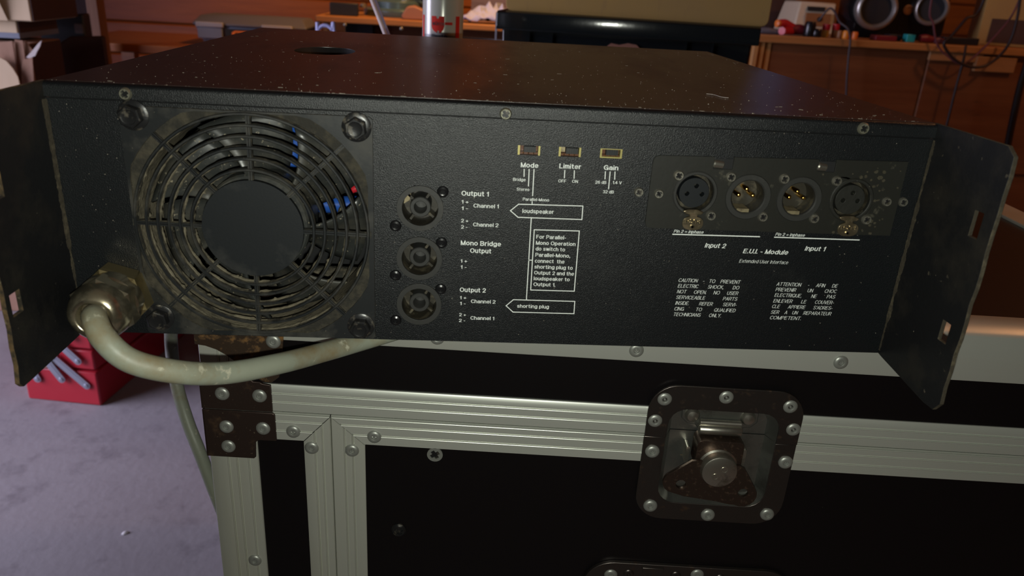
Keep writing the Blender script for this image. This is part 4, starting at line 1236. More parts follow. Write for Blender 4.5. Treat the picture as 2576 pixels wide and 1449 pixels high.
# ------------------------------------------------------------------ behind the amplifier
# aerosol can
cl, cr = at(1063, 60, .74), at(1165, 65, .74)
cx, cr_ = (cl.x + cr.x) / 2, (cr.x - cl.x) / 2
can = Thing('aerosol_can', 'white aerosol can with a red shield emblem standing behind the amplifier', 'can', (cx, .74, Z0))
can.part('can_body', MB().lathe([(cr_ * .96, 0), (cr_, .002), (cr_, .158), (cr_ * .985, .160), (cr_ * .985, .200), (cr_ * .9, .206), (cr_ * .55, .214)], ax=(0, 0, 1), n=48), 'canwhite')
can.part('spray_cap', MB().lathe([(cr_ * .5, .212), (cr_ * .5, .235), (cr_ * .4, .24), (.0002, .24)], ax=(0, 0, 1), n=24), 'logored')
def curved(pl, r, th=.0004):
    """flat outline (arc length from the front, height) wrapped on the can"""
    mb = MB()
    xs = [p[0] for p in pl[0]]
    n_ = max(2, int((max(xs) - min(xs)) / .0025))
    for i in range(n_):
        a, b = (min(xs) + (max(xs) - min(xs)) * t / n_ for t in (i, i + 1))
        P = pl[0]
        for lim, sg in ((a, 1), (b, -1)):
            Q = []
            for p, q in zip(P, P[1:] + P[:1]):
                ip, iq = (p[0] - lim) * sg >= 0, (q[0] - lim) * sg >= 0
                if ip:
                    Q.append(p)
                if ip != iq:
                    t = (lim - p[0]) / (q[0] - p[0])
                    Q.append((lim, p[1] + (q[1] - p[1]) * t))
            P = Q
        if len(P) > 2:
            mb.plate([P], 0, th)
    out_ = []
    for x, y, z in mb.v:
        a = x / r
        rr_ = r + th - y
        out_.append((rr_ * math.sin(a), -rr_ * math.cos(a), z))
    mb.v = out_
    return mb
CF = math.atan2(CAMP.x - cx, -(CAMP.y - .74))    # the can shows this side to the viewer
def canp(px, py):
    p = at(px, py, .74 - cr_)
    s = max(-.98, min(.98, ((p.x - (CAMP.x + (cx - CAMP.x) * (1 - cr_ / (.74 - CAMP.y)))) / cr_)))
    return (math.asin(s) + CF) * cr_, p.z - Z0
def can_z(px, py):
    return canp(px, py)
def crect(x0, x1, y0, y1, n=6):
    a, b = canp(x0, y0), canp(x1, y1)
    return [[(a[0] + (b[0] - a[0]) * i / n, a[1]) for i in range(n + 1)] + [(b[0] + (a[0] - b[0]) * i / n, b[1]) for i in range(n + 1)]]
def shield():
    P = [(1086, 40), (1097, 40.5), (1099, 47), (1103, 47), (1105, 41), (1118, 41.5), (1118, 66), (1115, 76), (1110, 81), (1105, 83.5), (1104, 77), (1100, 77), (1098, 82.5), (1093, 79), (1088, 73), (1086, 66)]
    return [[canp(*q) for q in P]]
lb = can.part('label_print', curved(shield(), cr_), 'logored', smooth=0)
can.part('label_print', curved(crect(1119, 1138, 56, 64), cr_), 'logored', smooth=0)
can.part('label_print', curved(crect(1147, 1154, 42, 125), cr_), 'logored', smooth=0)
can.part('label_print', curved(crect(1064.5, 1067, 38, 120), cr_), 'logored', smooth=0)
can.part('label_print', curved(crect(1068, 1153, 86, 104), cr_, .0003), 'cangrey', smooth=0)
def cantext(s, x0, x1, yb, cap, bold):
    a, b = canp(x0, yb), canp(x1, yb)
    mb = text_mb(s, a[0], b[0], a[1], cap, bold)
    mb.v = [((cr_ + .0008) * math.sin(x / cr_), -(cr_ + .0008) * math.cos(x / cr_), z) for x, y, z in mb.v]
    can.part('label_text', mb, 'ink', smooth=0)
cantext('WÜRTH', 1088, 1117, 63.5, .0042, .02)
cantext('Besto', 1086, 1124, 95, .0050, .02)

# crate and the carton on it
CR = -.176
A0 = Vector((.2481, 1.12, 0))
cw = .4790
cr = Thing('plastic_crate', 'black glossy plastic crate under the big brown carton', 'crate', A0, CR, base=-H0)
zt0, zt1 = .1300, .1045
mb = MB()
for (za, zb_, ya, yb_, ins) in ((-.8, .1035, .012, 0.012, .010),):
    lo = [(ins + .02, ya + .02, za), (cw - ins - .02, ya + .02, za), (cw - ins - .02, .40, za), (ins + .02, .40, za)]
    hi = [(ins, yb_, zb_), (cw - ins, yb_, zb_), (cw - ins, .42, zb_), (ins, .42, zb_)]
    mb.prism(lo, hi)
cr.part('crate_body', mb, 'crate', bevel=.004)
mb = MB()
tl = math.tan(math.radians(2.05))
rim = [(0, zt1 - .006), (-.001, zt1), ((zt0 - zt1) * tl, zt0 - .002), ((zt0 - zt1) * tl + .006, zt0 + .001), (.43, zt0 + .001), (.43, zt1 - .006)]
mb.prism([(0, y, z) for y, z in rim], [(cw, y, z) for y, z in rim])
cr.part('crate_lid', mb, 'crate', bevel=.0015)
for x in (.062, .105, .352, .400):
    cr.part('crate_rib', MB().box(x - .0012, x + .0012, .0085, .014, -.3, .098), 'crate')
cr.part('lid_corner', MB().box(-.0016, .0016, .002, .006, .03, .128), 'latchgrey')
cr.part('torn_label', MB().plate([[(.205, .078), (.215, .086), (.230, .084), (.246, .088), (.262, .086), (.270, .079), (.262, .074), (.215, .074)]], .0098, .0115), 'leather')
kx = Thing('carton', 'big brown cardboard carton on top of the black crate', 'carton', A0 + Vector((0, .0, zt0 + .001)), CR - .02)
mb = MB()
bx0, bx1, by0 = .012, .492, .030
o2 = rrect(bx0, bx1, .0, .34, .012, 4)
mb.plate([o2], by0, by0 + .36)
kx.part('carton_body', mb, 'card', bevel=.006)
kx.part('carton_flap', MB().box(bx0 + .004, bx1 - .004, by0 - .002, by0 + .17, .341, .344), 'card')

# ------------------------------------------------------------------ left bench and what stands on it
def bench(name, label, x0, x1, yf, depth, zt_, th, legs_x, lean=0):
    t_ = Thing(name, label, 'workbench', (x0, yf, 0), base=-H0)
    L_ = x1 - x0
    t_.part('bench_top', MB().box(0, L_, 0, depth, zt_ - th, zt_), 'bench', bevel=.003)
    for q in legs_x:
        t_.part('slat_leg', MB().box(q[0], q[1], q[2], q[2] + .022, -H0, zt_ - th), 'benchleg', bevel=.002)
    t_.part('leg', MB().box(L_ - .07, L_ - .01, .03, .09, -H0, zt_ - th), 'benchleg', bevel=.002)
    t_.part('leg', MB().box(L_ - .07, L_ - .01, depth - .09, depth - .03, -H0, zt_ - th), 'benchleg', bevel=.002)
    t_.part('leg', MB().box(.02, .08, depth - .09, depth - .03, -H0, zt_ - th), 'benchleg', bevel=.002)
    return t_
bz = .031
ba = bench('workbench', 'orange pine workbench with the teal machine, behind the aerosol can', -.342, .80, 2.5, .62, bz, .0205, ((.003, .016, .01), (.024, .040, .02), (.046, .062, .03)))
ba.part('back_panel', MB().box(.18, 1.0, .20, .215, -.55, bz - .022), 'benchdark')
ba.part('dark_drawer', MB().box(.085, .185, .12, .30, -.06, bz - .022), 'navy')
for px, py in ((868, 61), (1010, 71)):
    p = at(px, py, 2.499)
    ba.part('bench_screw', MB().lathe([(.006, 0), (.006, .002), (.003, .004), (.0002, .004)], (p.x + .342, -.0004, p.z - .002), n=12), 'zinc')
mc = Thing('bench_machine', 'teal round-based machine standing on the left bench', 'machine', (-.075, 2.75, bz))
mc.part('base', MB().lathe([(.125, 0), (.128, .006), (.128, .022), (.118, .028), (.100, .030), (.100, .052), (.088, .060), (.0002, .060)], ax=(0, 0, 1), n=40), 'teal')
mc.part('column', MB().lathe([(.03, .058), (.03, .42), (.0002, .42)], (.03, .03, 0), (0, 0, 1), 24), 'steel')
mc.part('head', MB().box(-.05, .10, -.06, .12, .36, .50), 'teal', bevel=.02)
mc.part('knob', MB().lathe([(.02, 0), (.022, .01), (.018, .05), (.0002, .052)], (-.115, -.07, .055), (0, 0, 1), 16), 'black')
mc.part('bolt', MB().lathe([(.012, 0), (.012, .012), (.004, .016), (.0002, .016)], (-.120, -.09, .028), (0, 0, 1), 12), 'zinc')
mc.part('handle', MB().tube([(.03, -.05, .075), (.12, -.06, .072), (.19, -.06, .066)], .011, 12, rr=lambda t: .008 + .006 * t), 'black')
single('steel_block', MB().box(-.05, .05, -.03, .03, 0, .044), 'navy', 'dark metal block at the left end of the left bench', 'block', (-.255, 2.60, bz), .08, bevel=.003)
p = at(1030, 38, 2.62)
single('offcut', MB().prism([(-.02, -.03, 0), (.105, -.03, 0), (.105, -.03, .018), (.02, -.03, .048), (-.004, -.03, .044), (-.025, -.03, .012)], [(-.02, .05, 0), (.105, .05, 0), (.105, .05, .018), (.02, .05, .048), (-.004, .05, .044), (-.025, .05, .012)]),
       'leather', 'brown wooden offcut on the left bench beside the can', 'offcut', (p.x, 2.58, bz), 0, bevel=.005)
bb = Thing('storage_bin', 'dark blue plastic bin at the back of the left bench', 'bin', (-.01, 2.98, bz))
bb.part('bin_body', MB().prism([(-.16, -.07, 0), (.16, -.07, 0), (.16, .1, 0), (-.16, .1, 0)], [(-.19, -.10, .26), (.19, -.10, .26), (.19, .12, .26), (-.19, .12, .26)]), 'blue', bevel=.006)
bb.part('bin_rim', MB().plate([rrect(-.2, .2, -.11, .13, .02), rrect(-.18, .18, -.09, .11, .015)], .25, .265).xf(Matrix(((1, 0, 0, 0), (0, 0, 1, 0), (0, 1, 0, 0), (0, 0, 0, 1)))), 'blue')
# right of the can: grey board pad, crumpled cloth, black bucket on a stool-high box
gb = Thing('board_pad', 'stack of grey mauve boards leaning behind the crumpled cloth', 'boards', (.335, 2.72, bz))
for i in range(7):
    gb.part('board', MB().box(-.13 + i * .003, .13 - (i * 5 % 3) * .004, i * .012, i * .012 + .010, 0, .33 - (i * 7 % 4) * .008), 'mauve')
mb = MB()
nx, ny = 14, 10
rc = random.Random(8)
vs = [((i / nx - .5) * .22 + rc.uniform(-.006, .006), (j / ny - .5) * .12, .010 + .055 * abs(math.sin(i * 1.1 + j * .9)) * math.sin(PI * (i + .5) / (nx + 1)) * math.sin(PI * (j + .5) / (ny + 1)) + rc.uniform(0, .02)) for j in range(ny + 1) for i in range(nx + 1)]
mb.add(vs, [(j * (nx + 1) + i, j * (nx + 1) + i + 1, (j + 1) * (nx + 1) + i + 1, (j + 1) * (nx + 1) + i) for j in range(ny) for i in range(nx)])
o = single('crumpled_cloth', mb, 'tissue', 'crumpled bluish white cloth on the bench right of the can', 'cloth', (.285, 2.60, bz - .008), smooth=70)
o.modifiers.new('t', 'SOLIDIFY').thickness = .003
p0, p1 = at(1172, 62, 2.05), at(1242, 64, 2.05)
bu = Thing('bucket', 'black bucket on the floor between the can and the crate', 'bucket', ((p0.x + p1.x) / 2 - .01, 2.1, 0), base=-H0)
bu.part('bucket_body', MB().lathe([(.14, -H0), (.15, -.78), (.155, -.006), (.162, -.004), (.162, .002), (.148, .002), (.14, -.3), (.0002, -.3)], ax=(0, 0, 1), n=36), 'navy')
bu.part('bucket_handle', MB().tube([(-.16, 0, -.02), (-.12, -.12, -.06), (0, -.165, -.07), (.12, -.12, -.06), (.16, 0, -.02)], .003, 8), 'black')
# leaning stick and blue hose loop
a, b = at(972, 92, .80), at(936, 0, .835)
d = (b - a)
foot = a - d * ((a.z - Z0 - .003) / d.z)
st = Thing('stick', 'thin pale stick leaning up behind the amplifier', 'stick', foot)
e = d * (.55 / d.length)
off = Vector((.0042, 0, 0))
st.part('wood_strip', MB().tube([(0, 0, 0), tuple(e)], .0034, 10), 'ivory')
st.part('blue_edge', MB().tube([tuple(off), tuple(off + e)], .0024, 8), 'bluegrey')
hp_ = [at(px, py, 1.6) for px, py in ((799, 95), (800, 78), (806, 68), (815, 64), (826, 66), (835, 75), (842, 95))]
b0 = hp_[0].copy()
ht = [(b0.x - .01, 1.62, -H0 + .006), (b0.x - .005, 1.6, -.4)] + [tuple(q) for q in hp_] + [(hp_[-1].x + .01, 1.6, -.4), (hp_[-1].x + .015, 1.58, -H0 + .006)]
single('hose', MB().tube([(x - b0.x, y - 1.6, z) for x, y, z in ht], .0042, 10), 'bluegrey', 'bluish hose looping up behind the amplifier top', 'hose', (b0.x, 1.6, 0), smooth=60)

# low table with grey toolbox
lt = Thing('low_table', 'low pine table under the grey plastic toolbox', 'table', (-1.0, 2.5, 0), base=-H0)
tbz = at(500, 112, 2.6).z
lt.part('table_top', MB().box(-.25, .62, 0, .55, tbz - .03, tbz - .001), 'plank', bevel=.003)
for x in (-.22, .54):
    for y in (.03, .46):
        lt.part('leg', MB().box(x, x + .05, y, y + .05, -H0, tbz - .03), 'plank')
q0, q1 = at(486, 70, 2.6), at(772, 84, 2.6)
tw = q1.x - q0.x
tx = Thing('tool_box', 'grey plastic toolbox with pale latches on the low table', 'toolbox', (q0.x, 2.6, tbz))
zt_ = at(497, 62, 2.6).z - tbz
lo = [(.03, .02, 0), (tw - .03, .02, 0), (tw - .03, .20, 0), (.03, .20, 0)]
hi = [(.004, 0, zt_), (tw - .004, 0, zt_), (tw - .004, .22, zt_), (.004, .22, zt_)]
tx.part('box_body', MB().prism(lo, hi), 'greyplastic', bevel=.008)
ld = [(0, -.004, zt_), (tw, -.004, zt_), (tw, .224, zt_), (0, .224, zt_)]
lm = [(0, -.004, zt_ + .008), (tw, -.004, zt_ + .008), (tw, .224, zt_ + .008), (0, .224, zt_ + .008)]
lu = [(.02, .035, zt_ + .034), (tw - .02, .035, zt_ + .034), (tw - .02, .19, zt_ + .034), (.02, .19, zt_ + .034)]
mb = MB()
n = 4
mb.add(ld + lm + lu, [(0, 1, 2, 3), (8, 9, 10, 11)] + [(i, (i + 1) % 4, 4 + (i + 1) % 4, 4 + i) for i in range(4)] + [(4 + i, 4 + (i + 1) % 4, 8 + (i + 1) % 4, 8 + i) for i in range(4)])
tx.part('box_lid', mb, 'greylid', bevel=.006)
for x0_, x1_ in ((.012, .11), (tw - .16, tw - .05)):
    tx.part('box_latch', MB().box(x0_, x1_, -.012, -.002, zt_ - .006, zt_ + .012), 'latchgrey', bevel=.003)
    tx.part('box_latch_body', MB().box(x0_ + .005, x1_ - .005, -.010, 0, zt_ - .045, zt_ - .006), 'greyplastic', bevel=.003)
tx.part('handle_recess', MB().box(.115, .255, -.006, .001, zt_ - .045, zt_ - .010), 'dark')
tx.part('orange_insert', MB().plate([[(.140, zt_ - .060), (.140, zt_ - .020), (.150, zt_ - .014), (.23, zt_ - .014), (.23, zt_ - .020), (.153, zt_ - .020), (.148, zt_ - .026), (.148, zt_ - .060)]], -.012, -.005), 'orange')

# ------------------------------------------------------------------ left stack of cartons
def flatbox(mb, P, Q):
    mb.prism(P, Q)
    return mb
q = at(84, 55, 1.75)
c1 = Thing('carton', 'pale cardboard carton at the top of the left stack', 'carton', (q.x, 1.75, q.z))
c1.part('carton_body', MB().box(-.46, -.003, 0, .24, 0, .26), 'card2', bevel=.003)
c1.part('carton_side_shade', MB().box(-.0028, .0, .003, .24, .002, .258), 'brownpanel')  # dark sheet: shade of the right side put into colour
c1.part('carton_flap', MB().prism([(-.40, -.002, 0), (-.062, -.002, 0), (-.082, -.03, .12), (-.40, -.03, .12)], [(-.40, -.005, 0), (-.060, -.005, 0), (-.080, -.034, .12), (-.40, -.034, .12)]), 'card2')
q2 = at(50, 97, 1.77)
c2 = Thing('carton', 'tan cardboard carton under the pale top carton, shadow at its foot painted grey', 'carton', (q2.x, 1.77, q2.z))
hh = q.z - q2.z
c2.part('carton_body', MB().box(-.42, -.002, 0, .20, 0, hh - .001), 'card2', bevel=.003)
c2.part('carton_side_shade', MB().box(-.0018, .0006, .003, .20, .002, hh - .003), 'brownpanel')  # same dark sheet, shading this side by its colour
c2.part('carton_foot_shade', MB().box(-.422, .001, -.002, .202, 0, hh * .30), 'greyplastic')  # grey band round the foot stands in for the shadow there
q3 = at(50, 100, 1.71)
c3 = Thing('carton', 'torn brown carton with ragged corner under the left stack', 'carton', (q3.x, 1.71, 0), base=-H0)
c3.part('carton_body', MB().box(-.48, .0, .04, .20, -H0, q3.z - .012), 'card3', bevel=.003)
def cpt(px, py, y=1.71):
    v = at(px, py, y)
    return (v.x - q3.x, v.z)
for k, pl_ in enumerate(([(-20, 108), (25, 104), (40, 200), (42, 260), (-20, 260)], [(26, 101), (47, 104), (58, 190), (52, 260), (38, 260), (33, 180)], [(47, 104), (70, 132), (57, 148), (52, 200), (50, 190)])):
    ps = [cpt(*v) for v in pl_]
    c3.part('torn_flap', MB().plate([ps], .010 + .009 * k, .014 + .009 * k), 'card3')
c3.part('carton_side_shade', MB().box(.0002, .0012, .042, .198, -H0, q3.z - .014), 'brownpanel')  # thin dark cover that paints the right side as shaded
c3.part('torn_edge', MB().plate([[cpt(*v, 1.69) for v in ((57, 146), (70, 132), (88, 110), (96, 103), (92, 118), (84, 132), (80, 142), (66, 148))]], -.004, .0), 'paper')
c3.part('side_flap', MB().plate([[cpt(*v, 1.72) for v in ((56, 150), (80, 145), (84, 205), (84, 260), (52, 260), (53, 170))]], .012, .016), 'card3')
c3.part('inner_flap', MB().plate([[cpt(*v, 1.69) for v in ((-20, 140), (8, 155), (25, 175), (37, 195), (42, 215), (40, 250), (-20, 250))]], -.006, -.002), 'card2')
# dark case and brown panel behind
e0, e1 = at(96, 52, 2.14), at(210, 52, 2.14)
dk = Thing('equipment_case', 'dark navy case standing behind the torn carton', 'case', (e0.x, 2.14, 0), base=-H0)
etz = at(150, 38, 2.14).z
ew = e1.x - e0.x
dk.part('case_body', MB().plate([[(0, -H0), (ew, -H0), (ew, etz + .008), (ew * .55, etz), (0, etz - .028)]], 0, .05), 'navy', bevel=.006)
pq = at(200, 72, 2.14)
dk.part('case_catch', MB().plate([rrect(pq.x - e0.x - .012, pq.x - e0.x + .012, pq.z - .014, pq.z + .014, .004)], -.006, 0), 'mauve')
g0, g1 = at(128, 95, 2.10), at(168, 95, 2.10)
bp = Thing('leaning_board', 'dark brown board leaning between the navy case and the post', 'board', (g1.x + .0, 2.08, 0), base=-H0)
gz_ = at(180, 92, 2.08).z
bp.part('board', MB().plate([[(-.03, -H0), (.115, -H0), (.115, gz_ + .006), (.02, gz_), (-.015, gz_ - .02), (-.03, gz_ - .06)]], 0, .02), 'brownpanel', bevel=.004)
# ------------------------------------------------------------------ right bench and its clutter
rz_ = .069
RY = 2.1
rb = bench('workbench', 'long dark pine workbench on the right with boombox and clutter', 1.10, 2.72, RY, .66, rz_, .0225, ((.000, .016, .004), (.022, .038, .012), (.044, .062, .02)))
rb.part('apron_board', MB().box(.062, .585, .024, .042, -.34, rz_ - .023), 'benchdark', bevel=.002)
rb.part('apron_board', MB().box(.588, 1.60, .018, .040, -.34, rz_ - .023), 'benchdark', bevel=.002)
rb.part('lower_board', MB().box(.062, 1.60, .028, .040, -.60, -.345), 'benchdark', bevel=.002)
l0, l1 = at(2462, 142, RY), at(2552, 185, RY)
rb.part('light_block', MB().box(l0.x - 1.10, l1.x - 1.10, .004, .018, l1.z, l0.z), 'benchlight', bevel=.002)
l0, l1 = at(2345, 130, RY), at(2470, 172, RY)
rb.part('light_block', MB().box(l0.x - 1.10, l1.x - 1.10, .008, .018, rz_ - .050, rz_ - .0228), 'benchlight', bevel=.002)
BT = rz_
# boombox: body, two round speakers with silver rings
s1, s2 = at(2206, 22, 2.24), at(2344, 22, 2.24)
bo = Thing('boombox', 'black boombox with two silver-ringed speakers on the right bench', 'boombox', (s1.x, 2.24, BT))
sz = s1.z - BT
R1, R2 = .066, .058
bo.part('boombox_body', MB().plate([rrect(-.05, s2.x - s1.x + .075, .004, .24, .03)], .03, .17), 'black', bevel=.01)
mb = MB().lathe([(R1 * .90, -.02), (R1 * 1.02, -.14), (R1 * .95, -.15), (.0002, -.15)], (-.03, 0, sz + .008), (-.35, -1, .03), 36)
bo.part('speaker_pod', MB().lathe([(.072, .0), (.078, -.05), (.074, -.12), (.05, -.14), (.0002, -.14)], (-.012, .02, sz + .012), (-.22, -1, .02), 36), 'black')
def speaker(cx_, cz_, R, ring, tilt):
    ax = (tilt, -1, .0)
    sp = bo.part('speaker_ring', MB().lathe([(R * 1.0, -.03), (R * 1.02, .0), (R * .98, .008), (R * .86, .010), (R * .76, .002), (R * .74, -.006), (R * .9, -.03)], (cx_, .0, cz_), ax, 40), ring, smooth=60)
    bo.part('speaker_cone', MB().lathe([(R * .76, -.004), (R * .34, -.022), (R * .30, -.022), (.0002, -.021)], (cx_, 0, cz_), ax, 36), 'cone', sp)
    bo.part('dust_cap', MB().lathe([(R * .28, -.022), (R * .25, -.014), (R * .15, -.008), (.0002, -.006)], (cx_, 0, cz_), ax, 24), 'cap', sp)
speaker(0, sz, R1, 'silver', -.12)
speaker(s2.x - s1.x, s2.z - BT, R2 * .9, 'silver', -.42)
pe = at(2287, 25, 2.26)
bo.part('badge', MB().lathe([(.016, 0), (.016, .004), (.011, .006), (.010, .004), (.0002, .004)], (pe.x - s1.x, .03, pe.z - BT), n=24, sx=1), 'brownplug')
bo.part('foot', MB().box(-.03, .0, .04, .15, 0, .006), 'black')
bo.part('foot', MB().box(s2.x - s1.x, s2.x - s1.x + .03, .04, .15, 0, .006), 'black')
# cream device
d0, d1 = at(2005, 60, 2.3), at(2098, 8, 2.3)
dv = Thing('desk_unit', 'cream plastic unit with a dark slot left of the boombox', 'device', (d0.x, 2.3, BT))
dw, dh = d1.x - d0.x, d1.z - BT
mb = MB()
mb.prism([(-.012, 0, 0), (dw + .02, 0, 0), (dw + .02, .02, dh), (.006, .02, dh)], [(-.012, .18, 0), (dw + .02, .18, 0), (dw + .02, .16, dh), (.006, .16, dh)])
dvb = dv.part('unit_body', mb, 'cream', bevel=.006)
dv.part('unit_slot', MB().box(.032, dw * .80, .006, .02, dh * .72, dh * .86), 'dark')
dv.part('unit_screen', MB().box(.028, dw + .0, .001, .012, dh * .26, dh * .66), 'brownplug')
dv.part('unit_button', MB().lathe([(.008, 0), (.008, .006), (.0002, .007)], (dw * .66, .004, dh * .48), n=14), 'dark')
# small things along the front edge
def lump(name, px, py, Y, rx, ry, rz2, m, label, cat, shape='knob'):
    p = at(px, py, Y)
    mb = MB()
    if shape == 'knob':
        mb.lathe([(rx * .9, 0), (rx, rz2 * .15), (rx, rz2 * .8), (rx * .8, rz2), (.0002, rz2)], ax=(0, 0, 1), n=20)
    elif shape == 'bar':
        mb.tube([(-rx, 0, rz2 * .5), (-rx * .3, 0, rz2 * .55), (rx * .3, 0, rz2 * .5), (rx, 0, rz2 * .45)], rz2 * .45, 12, rr=lambda t: rz2 * (.5 - .18 * abs(t - .4)))
    elif shape == 'block':
        mb.box(-rx, rx, -ry, ry, 0, rz2)
    elif shape == 'two':
        mb.lathe([(rx * .8, 0), (rx, rz2 * .1), (rx, rz2 * .55), (rx * .9, rz2 * .56)], ax=(0, 0, 1), n=18, mi=0)
        mb.lathe([(rx * 1.05, rz2 * .56), (rx * 1.1, rz2 * .62), (rx * 1.05, rz2), (.0002, rz2)], ax=(0, 0, 1), n=18, mi=1)
    o = single(name, mb, m, label, cat, (p.x, Y, BT), bevel=.002 if shape == 'block' else 0, smooth=50)
    return o
lump('file_handle', 1938, 72, 2.14, .030, .01, .020, 'bluegrey', 'bluish grey tool handle at the left end of the right bench', 'tool', 'bar').active_material = M['greylid']
# pliers with red handles
p = at(1975, 75, 2.15)
pr_ = Thing('pliers', 'pliers with glossy red handles beside the cream unit', 'pliers', (p.x, 2.15, BT))
pr_.part('handle', MB().tube([(-.028, -.01, .034), (-.005, 0, .036), (.022, .01, .026), (.05, .02, .018)], .012, 12), 'redplastic')
pr_.part('handle', MB().tube([(-.022, -.03, .013), (.0, -.01, .014), (.025, .008, .013), (.052, .022, .014)], .012, 12), 'redplastic')
pr_.part('jaw', MB().tube([(.05, .02, .016), (.08, .034, .016), (.11, .05, .012)], .009, 10, rr=lambda t: .010 - .006 * t), 'black')
pr_.part('handle_tip', MB().lathe([(.0115, 0), (.0115, .008), (.004, .012), (.0002, .012)], (-.028, -.011, .034), (-1, -.3, 0), 12), 'orange')
lump('screwdriver', 2015, 68, 2.16, .030, .01, .034, 'redplastic', 'dull red screwdriver handle in front of the cream unit', 'screwdriver', 'bar').active_material = M['darkred']
lump('bottle_cap', 2037, 72, 2.13, .018, .01, .046, 'black', 'black plastic cap left of the red and yellow tubs', 'cap', 'knob')
lump('bottle_cap', 2055, 77, 2.125, .016, .01, .026, 'black', 'small black cap beside the red and yellow tub', 'cap', 'knob')
lump('glue_tub', 2077, 78, 2.15, .0115, .01, .040, ['yellow', 'redplastic'], 'yellow tub with bright red lid on the right bench', 'tub', 'two')
lump('glue_tub', 2101, 77, 2.16, .0105, .01, .042, ['brownplug', 'redplastic'], 'brown tub with red lid behind the hanging grey flex', 'tub', 'two')
lump('wall_plug', 2112, 86, 2.13, .0085, .01, .024, 'brownplug', 'brown plug left of the orange ones', 'plug', 'knob')
lump('wall_plug', 2127, 92, 2.118, .0105, .01, .025, 'orangeplug', 'amber plug nearest the hanging grey flex', 'plug', 'knob')
o = lump('wall_plug', 2149, 92, 2.118, .0100, .01, .023, 'orange', 'orange plug just right of the grey flex', 'plug', 'knob')
lump('small_box', 2222, 95, 2.14, .035, .02, .016, 'darkred', 'flat dark red box below the big speaker', 'box', 'block')
lump('small_box', 2245, 92, 2.18, .020, .02, .020, 'navy', 'small dark box behind the flat red box', 'box', 'block')
lump('plastic_cup', 2286, 98, 2.14, .014, .014, .024, 'cyan', 'small cyan plastic cup below the boombox badge', 'cup', 'block')
lump('screwdriver', 2330, 100, 2.14, .022, .01, .026, 'darkred', 'dark red screwdriver handle below the right speaker', 'screwdriver', 'bar')
lump('screwdriver', 2362, 106, 2.13, .016, .01, .020, 'wirepink', 'short pinkish handle right of the dark red screwdriver', 'screwdriver', 'bar').active_material = M['wirepink']
lump('power_strip', 2408, 108, 2.17, .060, .02, .022, 'navy', 'dark power strip lying in front of the right carton', 'power strip', 'block')
# dark box behind the crate
p0, p1 = at(1925, 50, 2.5), at(1995, 50, 2.5)
single('radio_case', MB().box(0, p1.x - p0.x, 0, .12, 0, .24), 'brownpanel', 'dark brown box at the far left of the right bench', 'box', (p0.x, 2.5, BT), bevel=.004)
# carton on the right
f0, f1, f2 = at(2405, 118, 2.3), at(2478, 125, 2.22), at(2600, 130, 2.30)
rc_ = Thing('carton', 'brown cardboard carton at the right end of the right bench', 'carton', (f1.x - .03, 2.235, BT), -.42)
rc_.part('carton_body', MB().box(0, .30, 0, .20, 0, .155), 'card', bevel=.003)
rc_.part('carton_flap', MB().prism([(0, .0, .155), (0, .2, .155), (-.07, .2, .185), (-.07, 0, .185)], [(0, 0, .158), (0, .2, .158), (-.07, .2, .188), (-.07, 0, .188)]), 'card')
rc_.part('tape', MB().box(-.0006, .302, .08, .12, .1552, .1558), 'yellow')
rc_.part('side_label', MB().box(.03, .26, -.0012, 0, .01, .085), 'brownpanel')
# hanging flexes
def flex(label, pts, r, m, top=True):
    P = [at(px, py, Y) for px, py, Y in pts]
    b = P[0]
    if top:
        P = [Vector((b.x - .01, b.y + .02, ZC - .002))] + [Vector((b.x, b.y, b.z + .35))] + P
        b = P[0]
    single('flex', MB().tube([(q - b)[:] for q in P], r, 8, sub=8), m, label, 'cable', b, smooth=60)
flex('thin grey flex from the boombox over the bench edge', [(2060, 52, 2.2), (2085, 22, 2.18), (2100, 30, 2.15), (2112, 55, 2.11), (2132, 72, 2.088), (2139, 100, 2.085), (2134, 150, 2.085), (2129, 235, 2.085), (2128, 420, 2.085)], .0032, 'wiregrey', False)
flex('dull red flex drooping in a wide loop at the right', [(2343, 0, 2.09), (2348, 60, 2.085), (2358, 112, 2.082), (2385, 142, 2.08), (2418, 160, 2.08), (2452, 142, 2.08), (2500, 95, 2.08), (2545, 40, 2.08), (2572, -20, 2.08)], .003, 'wirepink')
flex('black flex slanting across the right carton and looping below', [(2475, 0, 2.06), (2430, 48, 2.06), (2396, 88, 2.06), (2375, 108, 2.06), (2384, 130, 2.06), (2405, 152, 2.06), (2440, 168, 2.06), (2480, 165, 2.06), (2520, 135, 2.06), (2545, 95, 2.06), (2560, 40, 2.06), (2570, -30, 2.06)], .0045, 'wirebrown')
flex('dark flex hanging straight down in front of the right bench boards', [(2430, 115, 2.085), (2424, 150, 2.075), (2405, 220, 2.075), (2384, 305, 2.075), (2355, 420, 2.075)], .004, 'wirebrown', False)
p = at(2576, 200, 1.6)
flex('thick black hose hanging at the right edge of the view', [(2590, 140, 1.7), (2566, 220, 1.7), (2548, 300, 1.7), (2536, 360, 1.7), (2505, 520, 1.7)], .0095, 'wirebrown')

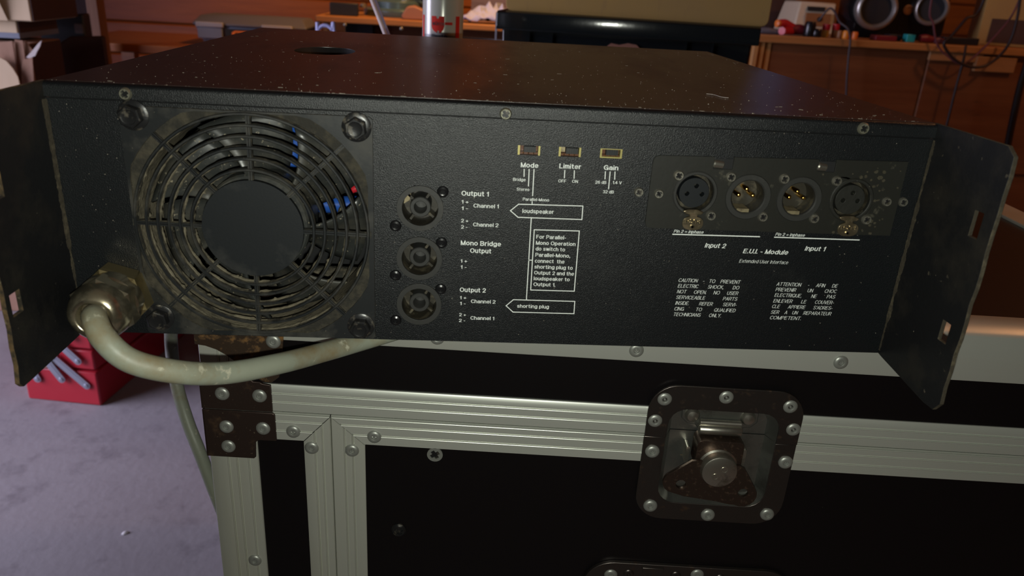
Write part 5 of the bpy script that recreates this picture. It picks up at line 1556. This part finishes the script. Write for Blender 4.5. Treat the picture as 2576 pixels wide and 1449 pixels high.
# ------------------------------------------------------------------ floor: red cantilever toolbox, chip of paint
def fl(px, py):
    return at(px, py, -H0, (0, 0, 1))
ca, cbb, cc = fl(255, 1022), fl(72, 1003), fl(359, 937)
ux = (ca - cbb)
uw = ux.length
ang = math.atan2(ux.y, ux.x)
ul = .42
rt_ = Thing('cantilever_toolbox', 'red steel cantilever toolbox with grey link arms on the floor', 'toolbox', cbb, ang)
rt_.part('tray', MB().box(0, uw, 0, ul, 0, .088), 'red', bevel=.004)
hw = uw / 2
for i, (z0, z1) in enumerate(((.092, .142), (.146, .200))):
    for s in (0, 1):
        rt_.part('tray', MB().box(s * hw + .003, (s + 1) * hw - .003, .004, ul - .004, z0, z1), 'red', bevel=.004)
for s in (0, 1):
    rt_.part('tray_lid', MB().box(s * hw + .002, (s + 1) * hw - .002, .002, ul - .002, .201, .207), 'red', bevel=.002)
def arm(x0, z0, x1, z1, y=-.004):
    d = Vector((x1 - x0, 0, z1 - z0))
    a = math.atan2(d.z, d.x)
    mb = MB()
    L_ = d.length
    mb.plate([rrect(-.009, L_ + .009, -.009, .009, .0085, 6)], -.0015, .0015)
    for q in (0, L_):
        mb.lathe([(.0058, .0015), (.005, .004), (.0002, .005)], (q, 0, 0), n=14)
    mb.plate([rrect(.004, L_ - .004, -.004, .004, .003, 4)], -.0022, -.0014)
    mb.xf(Matrix.Translation((x0, y, z0)) @ Matrix.Rotation(-a, 4, 'Y'))
    rt_.part('link_arm', mb, 'arm')
arm(uw * .86, .055, uw * .47, .122)
arm(uw * .80, .118, uw * .50, .175)
arm(uw * .55, .068, uw * .34, .128, -.008)
arm(uw * .20, .060, uw * .06, .122)
arm(uw * .74, .176, uw * .58, .200, -.006)
rt_.part('paper_scrap', MB().prism([(uw * .20, -.004, .086), (uw * .40, -.004, .094), (uw * .42, -.004, .112), (uw * .30, -.004, .104)], [(uw * .20, .02, .088), (uw * .40, .02, .095), (uw * .42, .02, .113), (uw * .30, .02, .105)]), 'leather')
rt_.part('handle', MB().tube([(hw - .02, .05, .20), (hw - .02, .05, .23), (hw - .02, ul - .05, .23), (hw - .02, ul - .05, .20)], .006, 10, sub=4), 'arm')
p = fl(315, 1342)
single('paint_chip', MB().lathe([(.0060, 0), (.0066, .0015), (.003, .004), (.0002, .0045)], ax=(0, 0, 1), n=8, sx=.6), 'white', 'white chip lying on the concrete floor', 'chip', p, .7)

# ------------------------------------------------------------------ groups of look-alikes
GR = {'flex': 'hanging flexes at the right', 'wall_plug': 'plugs on the right bench', 'glue_tub': 'tubs on the right bench', 'bottle_cap': 'caps on the right bench',
      'screwdriver': 'screwdriver handles on the right bench', 'workbench': 'pine workbenches', 'small_box': 'small boxes on the right bench'}
for o in COL.objects:
    if o.parent is None and 'label' in o.keys() and o.name.split('.')[0] in GR:
        o['group'] = GR[o.name.split('.')[0]]
